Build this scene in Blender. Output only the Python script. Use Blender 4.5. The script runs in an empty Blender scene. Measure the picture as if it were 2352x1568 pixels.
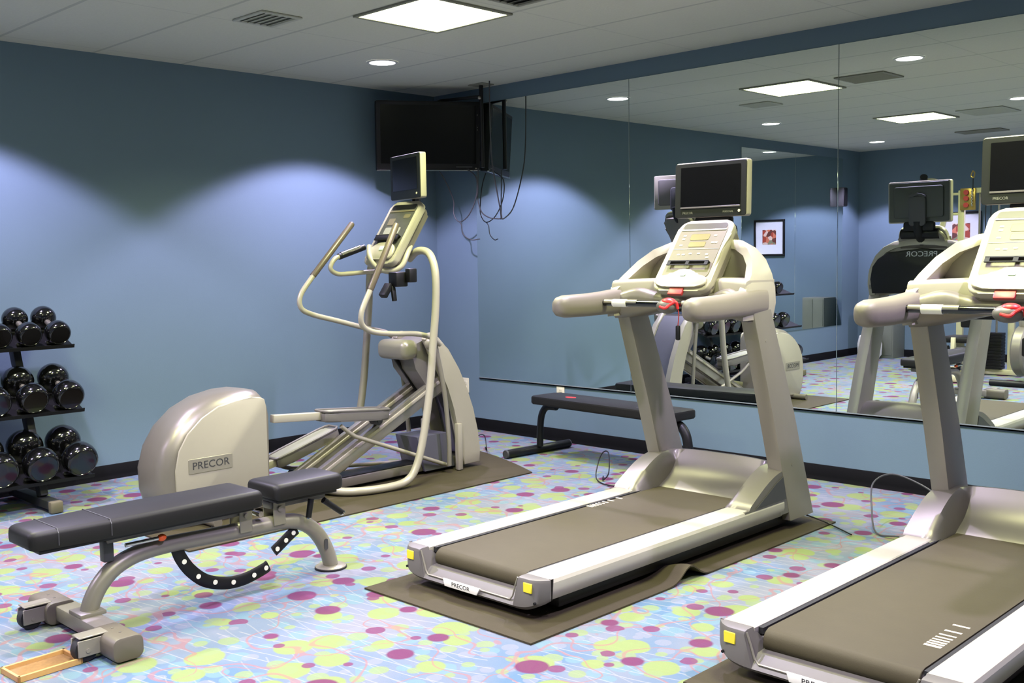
import bpy, bmesh, math, random
from mathutils import Vector, Matrix, Quaternion

PI = math.pi
sc = bpy.context.scene
COL = sc.collection
random.seed(7)

# ------------------------------------------------------------------ camera
CAM = Vector((6.622, -5.876, 1.400))
YAW, PITCH, ROLL, FPX = -0.775, -0.080, -0.017, 2406.6
cd = bpy.data.cameras.new('camera')
cam = bpy.data.objects.new('camera', cd)
COL.objects.link(cam)
fwd = Vector((math.sin(YAW) * math.cos(PITCH), math.cos(YAW) * math.cos(PITCH), math.sin(PITCH)))
rgt = Vector((math.cos(YAW), -math.sin(YAW), 0))
upv = rgt.cross(fwd)
r2 = math.cos(ROLL) * rgt + math.sin(ROLL) * upv
u2 = -math.sin(ROLL) * rgt + math.cos(ROLL) * upv
cam.matrix_world = Matrix(((r2.x, u2.x, -fwd.x, CAM.x), (r2.y, u2.y, -fwd.y, CAM.y), (r2.z, u2.z, -fwd.z, CAM.z), (0, 0, 0, 1)))
cd.sensor_width = 36
cd.lens = 36 * FPX / 2352
cd.clip_start = 0.05
sc.camera = cam

# ------------------------------------------------------------------ world, view, lamps
W = bpy.data.worlds.new('world'); sc.world = W; W.use_nodes = True
W.node_tree.nodes['Background'].inputs[0].default_value = (0.5, 0.55, 0.6, 1)
W.node_tree.nodes['Background'].inputs[1].default_value = 0.02
sc.view_settings.view_transform = 'Standard'
sc.view_settings.look = 'None'
sc.view_settings.gamma = 1
sc.view_settings.use_curve_mapping = False
sc.view_settings.exposure = 0.0
try:
    sc.cycles.max_bounces = 9
    sc.cycles.diffuse_bounces = 5
    sc.cycles.glossy_bounces = 6
    sc.cycles.sample_clamp_indirect = 4
    sc.cycles.use_denoising = True
except Exception:
    pass

H = 2.74          # ceiling height
LX = 8.2          # room length along the mirror wall
LY = 7.65         # room depth
PANEL_EMIT = 6.0       # visible brightness of the diffuser
PANEL_WATT = 65.0      # its light output
CAN_EMIT = 14.0
CAN_WATT = 275.0
CANS = [(0.93, -1.28), (0.86, -3.9), (0.75, -6.58), (3.42, -1.40), (3.26, -4.08), (3.10, -6.7),
        (5.85, -1.45), (5.75, -4.15), (5.7, -6.75)]
TROFFERS = [(2.21, -1.95), (2.07, -4.65), (4.72, -1.95), (4.65, -4.65)]

# ------------------------------------------------------------------ geometry collector
def V(*a): return Vector(a)

class Geo:
    def __init__(s): s.v = []; s.f = []; s.m = []; s.mi = 0
    def add(s, vs, fs, M=None):
        b = len(s.v)
        for p in vs:
            p = Vector(p)
            s.v.append(M @ p if M is not None else p)
        for f in fs:
            s.f.append([i + b for i in f]); s.m.append(s.mi)
        return s
    def bm(s, b, M=None):
        b.verts.ensure_lookup_table(); b.verts.index_update()
        s.add([v.co.copy() for v in b.verts], [[v.index for v in f.verts] for f in b.faces], M)
        b.free(); return s
    def box(s, c, d, rot=None, bev=0.0, seg=2):
        b = bmesh.new(); bmesh.ops.create_cube(b, size=1)
        for v in b.verts: v.co = Vector((v.co.x * d[0], v.co.y * d[1], v.co.z * d[2]))
        if bev > 0:
            bev = min(bev, min(d) * 0.49)
            bmesh.ops.bevel(b, geom=list(b.edges), offset=bev, segments=seg, affect='EDGES', profile=0.5)
        M = Matrix.Translation(Vector(c))
        if rot is not None: M = M @ rot.to_4x4()
        return s.bm(b, M)
    def b2(s, x0, x1, y0, y1, z0, z1, bev=0.0, seg=2):
        return s.box(((x0 + x1) / 2, (y0 + y1) / 2, (z0 + z1) / 2), (abs(x1 - x0), abs(y1 - y0), abs(z1 - z0)), None, bev, seg)
    def beam(s, p0, p1, w, h, up=(0, 0, 1), bev=0.004, seg=2):
        p0 = Vector(p0); p1 = Vector(p1); d = p1 - p0; L = d.length; z = d.normalized()
        x = Vector(up).cross(z)
        if x.length < 1e-5: x = Vector((1, 0, 0)).cross(z)
        x.normalize(); y = z.cross(x)
        R = Matrix((x, y, z)).transposed()
        return s.box((p0 + p1) / 2, (w, h, L), R, bev, seg)
    def cyl(s, p0, p1, r0, r1=None, n=20, caps=True):
        if r1 is None: r1 = r0
        return s.rings([(p0, r0), (p1, r1)], n, caps)
    def rings(s, pr, n=20, caps=True):
        # surface of revolution along straight axis p0->pn, list of (point, radius)
        p0 = Vector(pr[0][0]); p1 = Vector(pr[-1][0]); z = (p1 - p0)
        z = z.normalized() if z.length > 1e-9 else Vector((0, 0, 1))
        x = z.orthogonal().normalized(); y = z.cross(x)
        vs = []; fs = []
        for p, r in pr:
            for k in range(n):
                a = 2 * PI * k / n
                vs.append(Vector(p) + (x * math.cos(a) + y * math.sin(a)) * max(r, 1e-5))
        m = len(pr)
        for i in range(m - 1):
            for k in range(n):
                k2 = (k + 1) % n
                fs.append([i * n + k, i * n + k2, (i + 1) * n + k2, (i + 1) * n + k])
        if caps:
            fs.append(list(range(n))[::-1]); fs.append([(m - 1) * n + k for k in range(n)])
        return s.add(vs, fs)
    def lathe(s, base, axis, prof, n=24, caps=True):
        a = Vector(axis).normalized()
        b = Vector(base)
        pts = [(b + a * h, r) for r, h in prof]
        # keep axis direction even if the profile doubles back
        x = a.orthogonal().normalized(); y = a.cross(x); vs = []; fs = []
        for p, r in pts:
            for k in range(n):
                t = 2 * PI * k / n
                vs.append(p + (x * math.cos(t) + y * math.sin(t)) * max(r, 1e-5))
        m = len(pts)
        for i in range(m - 1):
            for k in range(n):
                k2 = (k + 1) % n
                fs.append([i * n + k, i * n + k2, (i + 1) * n + k2, (i + 1) * n + k])
        if caps:
            fs.append(list(range(n))[::-1]); fs.append([(m - 1) * n + k for k in range(n)])
        return s.add(vs, fs)
    def sphere(s, c, r, sc_=(1, 1, 1), n=16):
        b = bmesh.new(); bmesh.ops.create_uvsphere(b, u_segments=n * 2, v_segments=n, radius=r)
        for v in b.verts: v.co = Vector((v.co.x * sc_[0], v.co.y * sc_[1], v.co.z * sc_[2]))
        return s.bm(b, Matrix.Translation(Vector(c)))
    def tube(s, pts, r, n=14, caps=True, sub=6, smooth=True, flat=None, up=None):
        # r: number or list per control point; flat=(sx,sy) cross-section stretch
        P = [Vector(p) for p in pts]
        Rr = list(r) if isinstance(r, (list, tuple)) else [r] * len(P)
        if smooth and len(P) > 2:
            Q = []; RR = []
            for i in range(len(P) - 1):
                p0 = P[i - 1] if i > 0 else P[i] * 2 - P[i + 1]
                p1, p2_ = P[i], P[i + 1]
                p3 = P[i + 2] if i + 2 < len(P) else P[i + 1] * 2 - P[i]
                for k in range(sub):
                    t = k / sub
                    Q.append(0.5 * ((2 * p1) + (-p0 + p2_) * t + (2 * p0 - 5 * p1 + 4 * p2_ - p3) * t * t + (-p0 + 3 * p1 - 3 * p2_ + p3) * t ** 3))
                    RR.append(Rr[i] * (1 - t) + Rr[i + 1] * t)
            Q.append(P[-1]); RR.append(Rr[-1])
        else: Q = P; RR = Rr
        m = len(Q); T = []
        for i in range(m):
            a = Q[max(i - 1, 0)]; b = Q[min(i + 1, m - 1)]
            d = (b - a)
            T.append(d.normalized() if d.length > 1e-9 else Vector((0, 0, 1)))
        if up is not None: x = (Vector(up) - T[0] * Vector(up).dot(T[0])).normalized()
        else: x = T[0].orthogonal().normalized()
        vs = []; fs = []; fx, fy = flat if flat else (1, 1)
        for i in range(m):
            if i > 0:
                q = T[i - 1].rotation_difference(T[i]); x = q @ x
                x = (x - T[i] * x.dot(T[i])).normalized()
            y = T[i].cross(x)
            for k in range(n):
                a = 2 * PI * k / n
                vs.append(Q[i] + x * math.cos(a) * RR[i] * fx + y * math.sin(a) * RR[i] * fy)
        for i in range(m - 1):
            for k in range(n):
                k2 = (k + 1) % n
                fs.append([i * n + k, i * n + k2, (i + 1) * n + k2, (i + 1) * n + k])
        if caps:
            fs.append(list(range(n))[::-1]); fs.append([(m - 1) * n + k for k in range(n)])
        return s.add(vs, fs)
    def loft(s, rings, caps=True, closed=True):
        n = len(rings[0]); vs = [Vector(p) for R_ in rings for p in R_]; fs = []
        for i in range(len(rings) - 1):
            for k in range(n if closed else n - 1):
                k2 = (k + 1) % n
                fs.append([i * n + k, i * n + k2, (i + 1) * n + k2, (i + 1) * n + k])
        if caps and closed:
            fs.append(list(range(n))[::-1]); fs.append([(len(rings) - 1) * n + k for k in range(n)])
        return s.add(vs, fs)
    def prism(s, poly, f, t0, t1, bev=0.0, seg=2):
        # poly of (a,b) ; f(a,b,t) -> point ; bevelled rim
        b = bmesh.new()
        v0 = [b.verts.new(f(a, c, t0)) for a, c in poly]
        v1 = [b.verts.new(f(a, c, t1)) for a, c in poly]
        n = len(poly)
        b.faces.new(v0[::-1]); b.faces.new(v1)
        for i in range(n):
            j = (i + 1) % n
            b.faces.new([v0[i], v0[j], v1[j], v1[i]])
        if bev > 0:
            S0 = set(v0); S1 = set(v1)
            es = [e for e in b.edges if (e.verts[0] in S0 and e.verts[1] in S0) or (e.verts[0] in S1 and e.verts[1] in S1)]
            bmesh.ops.bevel(b, geom=es, offset=bev, segments=seg, affect='EDGES', profile=0.5)
        return s.bm(b)
    def text(s, txt, size, M, depth=0.001, align='CENTER', bold=0.0, sx=1.0):
        c = bpy.data.curves.new('t', 'FONT'); c.body = txt; c.size = size; c.align_x = align; c.align_y = 'CENTER'
        c.extrude = depth; c.offset = bold; c.resolution_u = 3
        o = bpy.data.objects.new('t', c)
        me = bpy.data.meshes.new_from_object(o)
        s.add([(v.co.x * sx, v.co.y, v.co.z) for v in me.vertices], [list(p.vertices) for p in me.polygons], M)
        bpy.data.objects.remove(o); bpy.data.curves.remove(c); bpy.data.meshes.remove(me)
        return s

def frame_M(o, x, y):
    x = Vector(x).normalized(); y = Vector(y).normalized(); z = x.cross(y)
    M = Matrix((x, y, z)).transposed().to_4x4(); M.translation = Vector(o); return M

def rrect(w, h, r, n=6, cx=0, cy=0):
    out = []
    for sx, sy, a0 in ((1, 1, 0), (-1, 1, 90), (-1, -1, 180), (1, -1, 270)):
        for k in range(n + 1):
            a = math.radians(a0 + 90 * k / n)
            out.append((cx + sx * (w / 2 - r) + r * math.cos(a), cy + sy * (h / 2 - r) + r * math.sin(a)))
    return out

def smooth_poly(pts, sub=5):
    P = [Vector((a, b, 0)) for a, b in pts]; n = len(P); out = []
    for i in range(n):
        p0, p1, p2_, p3 = P[i - 1], P[i], P[(i + 1) % n], P[(i + 2) % n]
        for k in range(sub):
            t = k / sub
            q = 0.5 * ((2 * p1) + (-p0 + p2_) * t + (2 * p0 - 5 * p1 + 4 * p2_ - p3) * t * t + (-p0 + 3 * p1 - 3 * p2_ + p3) * t ** 3)
            out.append((q.x, q.y))
    return out

def XZ(y):  return lambda a, b, t: (a, t, b)
fXZ = lambda a, b, t: (a, t, b)      # polygon in xz, extruded along y
fYZ = lambda a, b, t: (t, a, b)      # polygon in yz, extruded along x
fXY = lambda a, b, t: (a, b, t)      # polygon in xy, extruded along z

def obj(name, g, mat, parent=None, ang=38, kind=None, label=None):
    me = bpy.data.meshes.new(name)
    off = root_of(parent) if parent is not None else Vector((0, 0, 0))
    me.from_pydata([tuple(p - off) for p in g.v], [], g.f)
    mats = mat if isinstance(mat, (list, tuple)) else [mat]
    for m in mats: me.materials.append(m)
    for p, mi in zip(me.polygons, g.m): p.material_index = mi
    b = bmesh.new(); b.from_mesh(me)
    bmesh.ops.recalc_face_normals(b, faces=b.faces); b.to_mesh(me); b.free()
    me.shade_smooth()
    try: me.set_sharp_from_angle(angle=math.radians(ang))
    except Exception: pass
    me.update()
    o = bpy.data.objects.new(name, me); COL.objects.link(o)
    if parent is not None: o.parent = parent
    if kind: o['kind'] = kind
    if label: o['label'] = label
    return o

ROOTS = {}
def root_of(p):
    while p is not None and p.name not in ROOTS: p = p.parent
    return ROOTS[p.name] if p is not None else Vector((0, 0, 0))

def thing(name, label, cat, loc, group=None):
    # Empty at the thing's base; its parts are written in room coordinates
    o = bpy.data.objects.new(name, None); COL.objects.link(o)
    o.location = loc; o.empty_display_size = 0.1
    o['label'] = label; o['category'] = cat
    if group: o['group'] = group
    ROOTS[o.name] = Vector(loc)
    return o

def tag(o, label, cat, group=None, kind=None):
    o['label'] = label; o['category'] = cat
    if group: o['group'] = group
    if kind: o['kind'] = kind
    return o

def copy_tree(o, loc=None, label=None, parent=None):
    c = o.copy(); COL.objects.link(c)
    if parent is not None: c.parent = parent
    if loc is not None:
        c.location = loc; ROOTS[c.name] = Vector(loc)
    if label: c['label'] = label
    for ch in list(o.children): copy_tree(ch, parent=c)
    return c

# ------------------------------------------------------------------ materials
def srgb(r, g, b):
    f = lambda c: (c / 255) / 12.92 if c / 255 <= 0.04045 else ((c / 255 + 0.055) / 1.055) ** 2.4
    return (f(r), f(g), f(b), 1)

class NT:
    def __init__(s, m): s.t = m.node_tree; s.n = s.t.nodes; s.l = s.t.links
    def new(s, ty, **kw):
        o = s.n.new(ty)
        for k, v in kw.items(): setattr(o, k, v)
        return o
    def link(s, a, b): s.l.new(a, b)
    def math(s, op, a, b=None, c=None, clamp=False):
        o = s.n.new('ShaderNodeMath'); o.operation = op; o.use_clamp = clamp
        for i, x in enumerate((a, b, c)):
            if x is None: continue
            if isinstance(x, (int, float)): o.inputs[i].default_value = x
            else: s.l.new(x, o.inputs[i])
        return o.outputs[0]
    def mix(s, f, a, b, blend='MIX'):
        o = s.n.new('ShaderNodeMix'); o.data_type = 'RGBA'; o.blend_type = blend
        for sock, x in ((o.inputs[0], f), (o.inputs[6], a), (o.inputs[7], b)):
            if isinstance(x, (int, float)): sock.default_value = x
            elif isinstance(x, tuple): sock.default_value = x
            else: s.l.new(x, sock)
        return o.outputs[2]

def mat(name, col, rough=0.5, metal=0.0, noise=0.05, nscale=30, bump=0.0, bscale=200, emit=None, estr=0, coat=0, spec=0.5):
    m = bpy.data.materials.new(name); m.use_nodes = True
    T = NT(m); p = T.n['Principled BSDF']
    p.inputs['Roughness'].default_value = rough
    p.inputs['Metallic'].default_value = metal
    p.inputs['Specular IOR Level'].default_value = spec
    p.inputs['Coat Weight'].default_value = coat
    tc = T.new('ShaderNodeTexCoord')
    nz = T.new('ShaderNodeTexNoise'); nz.inputs['Scale'].default_value = nscale; nz.inputs['Detail'].default_value = 3
    T.link(tc.outputs['Object'], nz.inputs['Vector'])
    lo = tuple(c * (1 - noise) for c in col[:3]) + (1,); hi = tuple(min(1, c * (1 + noise)) for c in col[:3]) + (1,)
    T.link(T.mix(nz.outputs[0], lo, hi), p.inputs['Base Color'])
    if bump:
        n2 = T.new('ShaderNodeTexNoise'); n2.inputs['Scale'].default_value = bscale; n2.inputs['Detail'].default_value = 4
        T.link(tc.outputs['Object'], n2.inputs['Vector'])
        bp = T.new('ShaderNodeBump'); bp.inputs['Strength'].default_value = bump; bp.inputs['Distance'].default_value = 0.002
        T.link(n2.outputs[0], bp.inputs['Height']); T.link(bp.outputs[0], p.inputs['Normal'])
    if emit:
        p.inputs['Emission Color'].default_value = emit; p.inputs['Emission Strength'].default_value = estr
    return m

M = {}
M['wall'] = mat('blue_wall_paint', srgb(96, 117, 128), 0.75, noise=0.03, nscale=3, bump=0.15, bscale=160)
M['base'] = mat('black_rubber_base', srgb(5, 5, 6), 0.75, spec=0.15)
M['silver'] = mat('silver_paint', srgb(138, 133, 118), 0.38, 0.3, noise=0.02)
M['silver_dark'] = mat('grey_metallic_plastic', srgb(126, 120, 108), 0.35, 0.45, noise=0.02)
M['cream'] = mat('pale_enamel', srgb(158, 152, 134), 0.34, 0.1, noise=0.02)
M['white_al'] = mat('brushed_pale_aluminium', srgb(176, 171, 155), 0.36, 0.15, noise=0.02)
M['arm'] = mat('warm_grey_moulding', srgb(124, 117, 104), 0.5, 0.1, noise=0.02, spec=0.35)
M['hood'] = mat('bronze_silver_shell', srgb(130, 125, 114), 0.38, 0.6, noise=0.02)
M['grey_pl'] = mat('mid_grey_plastic', srgb(100, 96, 90), 0.45, 0.1)
M['dgrey'] = mat('dark_grey_plastic', srgb(62, 62, 62), 0.45)
M['black'] = mat('black_plastic', srgb(14, 14, 14), 0.45, spec=0.35)
M['gloss'] = mat('gloss_black_urethane', srgb(9, 9, 9), 0.13, coat=0.5)
M['screen'] = mat('dark_glass', srgb(8, 8, 8), 0.22, spec=0.3)
M['bezel'] = mat('grey_green_bezel', srgb(24, 26, 23), 0.5, spec=0.3)
M['belt'] = mat('treadmill_belt', srgb(70, 64, 45), 0.65, spec=0.25, noise=0.06, nscale=14, bump=0.2)
M['mat'] = mat('rubber_floor_mat', srgb(60, 54, 37), 0.75, spec=0.2, noise=0.08, nscale=25, bump=0.3)
M['vinyl'] = mat('black_vinyl', srgb(24, 23, 21), 0.5, bump=0.15, bscale=400, spec=0.3)
M['rubber'] = mat('black_rubber', srgb(20, 20, 20), 0.7)
M['chrome'] = mat('chrome', srgb(210, 208, 200), 0.16, 1.0)
M['steel'] = mat('satin_steel', srgb(170, 164, 150), 0.3, 0.8)
M['red'] = mat('red_plastic', srgb(215, 45, 45), 0.4)
M['dred'] = mat('dark_red_plastic', srgb(160, 50, 50), 0.45)
M['orange'] = mat('orange_plastic', srgb(235, 95, 30), 0.45)
M['yellow'] = mat('yellow_label', srgb(222, 205, 45), 0.5)
M['green'] = mat('pale_green_key', srgb(170, 215, 175), 0.5)
M['white'] = mat('white_label', srgb(235, 232, 220), 0.5)
M['ink'] = mat('dark_ink', srgb(50, 50, 50), 0.6)
M['lightink'] = mat('light_print', srgb(190, 192, 190), 0.5)
M['beltmark'] = mat('belt_print', srgb(205, 195, 170), 0.6)
M['tan'] = mat('console_face_beige', srgb(98, 91, 70), 0.5, 0.0, noise=0.12, nscale=18)
M['tan2'] = mat('console_window', srgb(58, 54, 44), 0.4)
M['lcd'] = mat('console_display', srgb(108, 99, 48), 0.4)
M['dusk'] = mat('console_face_dark', srgb(70, 70, 64), 0.35, noise=0.25, nscale=30)
M['grip'] = mat('brown_grey_grip', srgb(96, 86, 72), 0.35, 0.2)
M['darkback'] = mat('dark_grey_back', srgb(58, 62, 55), 0.5)
M['wood'] = mat('light_wood', srgb(186, 146, 84), 0.55, noise=0.15, nscale=40)
M['cork'] = mat('cork_brown', srgb(130, 98, 52), 0.7, noise=0.3, nscale=90)
M['outlet'] = mat('ivory_plastic', srgb(214, 208, 176), 0.45)
M['frame_gym'] = mat('cream_gym_paint', srgb(190, 184, 150), 0.4, 0.1)
M['brass'] = mat('gold_tone_metal', srgb(190, 160, 90), 0.3, 0.8)
M['paper'] = mat('mat_board', srgb(225, 226, 228), 0.7)
M['vent'] = mat('vent_grey', srgb(128, 128, 112), 0.6)
M['ventpale'] = mat('vent_pale', srgb(172, 174, 160), 0.7)
M['ventdark'] = mat('vent_dark', srgb(60, 62, 56), 0.7)
M['cab'] = mat('grey_cabinet', srgb(104, 108, 96), 0.5)
M['trimwhite'] = mat('white_trim', srgb(200, 200, 192), 0.5)

def mirror_mat():
    m = bpy.data.materials.new('silvered_glass'); m.use_nodes = True; T = NT(m)
    p = T.n['Principled BSDF']
    p.inputs['Metallic'].default_value = 1; p.inputs['Roughness'].default_value = 0.0
    tc = T.new('ShaderNodeTexCoord'); nz = T.new('ShaderNodeTexNoise'); nz.inputs['Scale'].default_value = 1.5
    T.link(tc.outputs['Object'], nz.inputs['Vector'])
    T.link(T.mix(nz.outputs[0], (0.80, 0.87, 0.83, 1), (0.82, 0.885, 0.85, 1)), p.inputs['Base Color'])
    return m
M['mirror'] = mirror_mat()

def emis(name, col, strength):
    m = bpy.data.materials.new(name); m.use_nodes = True; T = NT(m)
    p = T.n['Principled BSDF']
    p.inputs['Base Color'].default_value = (0.8, 0.8, 0.8, 1)
    tc = T.new('ShaderNodeTexCoord'); nz = T.new('ShaderNodeTexNoise'); nz.inputs['Scale'].default_value = 60
    T.link(tc.outputs['Object'], nz.inputs['Vector'])
    lo = tuple(c * 0.97 for c in col[:3]) + (1,)
    T.link(T.mix(nz.outputs[0], lo, col), p.inputs['Emission Color'])
    p.inputs['Emission Strength'].default_value = strength
    return m
PANEL_COL = (0.95, 1.0, 0.58, 1)
CAN_COL = (0.84, 0.72, 1.20)
M['troffer'] = emis('fluorescent_diffuser', PANEL_COL, PANEL_EMIT)
M['can'] = emis('downlight_lens', (0.93, 0.93, 1.0, 1), CAN_EMIT)

def ceiling_mat():
    m = bpy.data.materials.new('ceiling_tiles'); m.use_nodes = True; T = NT(m); p = T.n['Principled BSDF']
    p.inputs['Roughness'].default_value = 0.9
    geo = T.new('ShaderNodeNewGeometry'); sp = T.new('ShaderNodeSeparateXYZ'); T.link(geo.outputs['Position'], sp.inputs[0])
    def line(sock, period, off, w):
        a = T.math('ADD', sock, off); a = T.math('DIVIDE', a, period); a = T.math('FRACT', a)
        a = T.math('SUBTRACT', a, 0.5); a = T.math('ABSOLUTE', a)
        return T.math('GREATER_THAN', a, 0.5 - w / period)
    lx = line(sp.outputs[0], 1.22, -1.36 + 12.2, 0.006)
    ly = line(sp.outputs[1], 0.61, 2.26 + 12.2, 0.011)
    k = T.math('MAXIMUM', T.math('MULTIPLY', lx, 0.2), T.math('MULTIPLY', ly, 0.4))
    nz = T.new('ShaderNodeTexNoise'); nz.inputs['Scale'].default_value = 90; T.link(geo.outputs['Position'], nz.inputs['Vector'])
    base = T.mix(nz.outputs[0], srgb(190, 191, 175), srgb(200, 201, 186))
    T.link(T.mix(k, base, srgb(120, 124, 118)), p.inputs['Base Color'])
    bp = T.new('ShaderNodeBump'); bp.inputs['Strength'].default_value = 0.3; bp.inputs['Distance'].default_value = 0.004
    T.link(T.math('SUBTRACT', nz.outputs[0], k), bp.inputs['Height']); T.link(bp.outputs[0], p.inputs['Normal'])
    return m
M['ceiling'] = ceiling_mat()

def carpet_mat():
    m = bpy.data.materials.new('patterned_carpet'); m.use_nodes = True; T = NT(m); p = T.n['Principled BSDF']
    p.inputs['Roughness'].default_value = 0.95; p.inputs['Specular IOR Level'].default_value = 0.15
    geo = T.new('ShaderNodeNewGeometry')
    pos = geo.outputs['Position']
    wn = T.new('ShaderNodeTexNoise'); wn.inputs['Scale'].default_value = 9; T.link(pos, wn.inputs['Vector'])
    wob = T.new('ShaderNodeVectorMath'); wob.operation = 'MULTIPLY_ADD'
    T.link(wn.outputs[1], wob.inputs[0]); wob.inputs[1].default_value = (0.018, 0.018, 0); T.link(pos, wob.inputs[2])
    def discs(scale, off, rmin, rmax, pres, seed, vec=None):
        mp = T.new('ShaderNodeMapping'); mp.inputs['Location'].default_value = (off, off * 1.7, 0)
        mp.inputs['Rotation'].default_value = (0, 0, seed)
        T.link(vec or pos, mp.inputs[0])
        v = T.new('ShaderNodeTexVoronoi'); v.voronoi_dimensions = '2D'; v.inputs['Scale'].default_value = scale
        v.inputs['Randomness'].default_value = 0.85
        T.link(mp.outputs[0], v.inputs['Vector'])
        sc3 = T.new('ShaderNodeSeparateColor'); T.link(v.outputs['Color'], sc3.inputs[0])
        r = T.math('MULTIPLY_ADD', sc3.outputs[0], rmax - rmin, rmin)
        a = T.math('SUBTRACT', r, v.outputs['Distance']); a = T.math('MULTIPLY', a, 30, clamp=True)
        on = T.math('LESS_THAN', sc3.outputs[1], pres)
        return T.math('MULTIPLY', a, on), sc3.outputs[2]
    n1 = T.new('ShaderNodeTexNoise'); n1.inputs['Scale'].default_value = 2.2; n1.inputs['Detail'].default_value = 2; T.link(pos, n1.inputs['Vector'])
    f1 = T.math('MULTIPLY_ADD', n1.outputs[0], 3.0, -1.0, clamp=True)
    c = T.mix(f1, srgb(150, 186, 232), srgb(206, 204, 228))
    dA, _ = discs(9, 3.1, 0.25, 0.5, 0.6, 0.3)
    c = T.mix(T.math('MULTIPLY', dA, 0.75), c, srgb(176, 216, 240))
    dB, _ = discs(13, 8.3, 0.25, 0.45, 0.45, 0.9)
    c = T.mix(T.math('MULTIPLY', dB, 0.6), c, srgb(214, 212, 240))
    # straight pale threads in two directions
    sp = T.new('ShaderNodeSeparateXYZ'); T.link(pos, sp.inputs[0])
    def threads(ax, ay, per, w, ns):
        u = T.math('ADD', T.math('MULTIPLY', sp.outputs[0], ax), T.math('MULTIPLY', sp.outputs[1], ay))
        n = T.new('ShaderNodeTexNoise'); n.inputs['Scale'].default_value = ns; T.link(pos, n.inputs['Vector'])
        u = T.math('MULTIPLY_ADD', n.outputs[0], 0.10, u)
        a = T.math('FRACT', T.math('DIVIDE', u, per)); a = T.math('ABSOLUTE', T.math('SUBTRACT', a, 0.5))
        a = T.math('LESS_THAN', a, w / per)
        g = T.math('GREATER_THAN', n.outputs[0], 0.44)
        return T.math('MULTIPLY', a, g)
    t1 = threads(-0.22, 0.97, 0.055, 0.0028, 1.9)
    t2 = threads(0.15, 0.98, 0.085, 0.0028, 2.3)
    c = T.mix(T.math('MULTIPLY', T.math('MAXIMUM', t1, T.math('MULTIPLY', t2, 0.7)), 0.62), c, srgb(240, 238, 248))
    # yellow green discs
    dC, _ = discs(4.6, 1.2, 0.18, 0.36, 0.85, 0.5, wob.outputs[0])
    c = T.mix(T.math('MULTIPLY', dC, 0.92), c, srgb(212, 230, 148))
    dD, _ = discs(8.0, 6.6, 0.16, 0.34, 0.8, 1.3, wob.outputs[0])
    c = T.mix(T.math('MULTIPLY', dD, 0.8), c, srgb(208, 228, 166))
    # pink tendrils
    def tendril(scale, off, w):
        mp = T.new('ShaderNodeMapping'); mp.inputs['Location'].default_value = (off, -off, off * 3); T.link(pos, mp.inputs[0])
        n = T.new('ShaderNodeTexNoise'); n.inputs['Scale'].default_value = scale; n.inputs['Detail'].default_value = 1.2
        T.link(mp.outputs[0], n.inputs['Vector'])
        a = T.math('ABSOLUTE', T.math('SUBTRACT', n.outputs[0], 0.5))
        return T.math('MULTIPLY', T.math('SUBTRACT', w, a), 1.0 / w, clamp=True)
    te = T.math('MAXIMUM', tendril(2.6, 4, 0.0075), tendril(3.8, 11, 0.009))
    c = T.mix(T.math('MULTIPLY', T.math('MINIMUM', T.math('MULTIPLY', te, 3), 1), 0.62), c, srgb(236, 164, 172))
    # magenta discs
    dE, _ = discs(3.3, 2.4, 0.11, 0.23, 0.52, 0.2)
    c = T.mix(T.math('MULTIPLY', dE, 0.95), c, srgb(172, 88, 146))
    dF, _ = discs(6.8, 9.4, 0.12, 0.28, 0.30, 1.0)
    c = T.mix(T.math('MULTIPLY', dF, 0.9), c, srgb(180, 100, 156))
    fn = T.new('ShaderNodeTexNoise'); fn.inputs['Scale'].default_value = 420; T.link(pos, fn.inputs['Vector'])
    c = T.mix(0.18, c, T.mix(fn.outputs[0], (0.25, 0.25, 0.25, 1), (1, 1, 1, 1)), 'MULTIPLY')
    c = T.mix(1.0, c, (0.285, 0.30, 0.265, 1), 'MULTIPLY')
    T.link(c, p.inputs['Base Color'])
    bp = T.new('ShaderNodeBump'); bp.inputs['Strength'].default_value = 0.4; bp.inputs['Distance'].default_value = 0.003
    T.link(fn.outputs[0], bp.inputs['Height']); T.link(bp.outputs[0], p.inputs['Normal'])
    return m
M['carpet'] = carpet_mat()

# ================================================================== THE SETTING
def struct(name, g, m):
    return obj(name, g, m, kind='structure')
M['chan'] = mat('channel_metal', srgb(120, 128, 128), 0.5)
WY = 0.006      # wall face behind the mirror glass (glass face at y = 0)
struct('floor', Geo().b2(-0.1, LX + 0.1, -LY - 0.1, 0.1, -0.1, 0), M['carpet'])
struct('ceiling', Geo().b2(-0.1, LX + 0.1, -LY - 0.1, 0.1, H, H + 0.1), M['ceiling'])
struct('wall_left', Geo().b2(-0.1, 0, -LY, WY, 0, H), M['wall'])
struct('wall_front', Geo().b2(-0.1, LX + 0.1, WY, WY + 0.1, 0, H), M['wall'])
struct('wall_right', Geo().b2(LX, LX + 0.1, -LY, WY, 0, H), M['wall'])
struct('wall_back', Geo().b2(-0.1, LX + 0.1, -LY - 0.1, -LY, 0, H), M['wall'])
HB = 0.096
def baseboard(name, p0, p1, inward):
    p0 = Vector(p0); p1 = Vector(p1); n = Vector(inward)
    prof = [(0, 0), (0.013, 0), (0.008, 0.018), (0.006, 0.03), (0.006, HB - 0.004), (0.003, HB), (0, HB)]
    g = Geo(); g.loft([[p + n * a + Vector((0, 0, b)) for a, b in prof] for p in (p0, p1)])
    struct(name, g, M['base'])
baseboard('baseboard_left', (0, -LY, 0), (0, WY, 0), (1, 0, 0))
baseboard('baseboard_front', (0.0, WY, 0), (LX, WY, 0), (0, -1, 0))
baseboard('baseboard_back', (0, -LY, 0), (LX, -LY, 0), (0, 1, 0))
baseboard('baseboard_right', (LX, -LY, 0), (LX, WY, 0), (-1, 0, 0))

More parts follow.
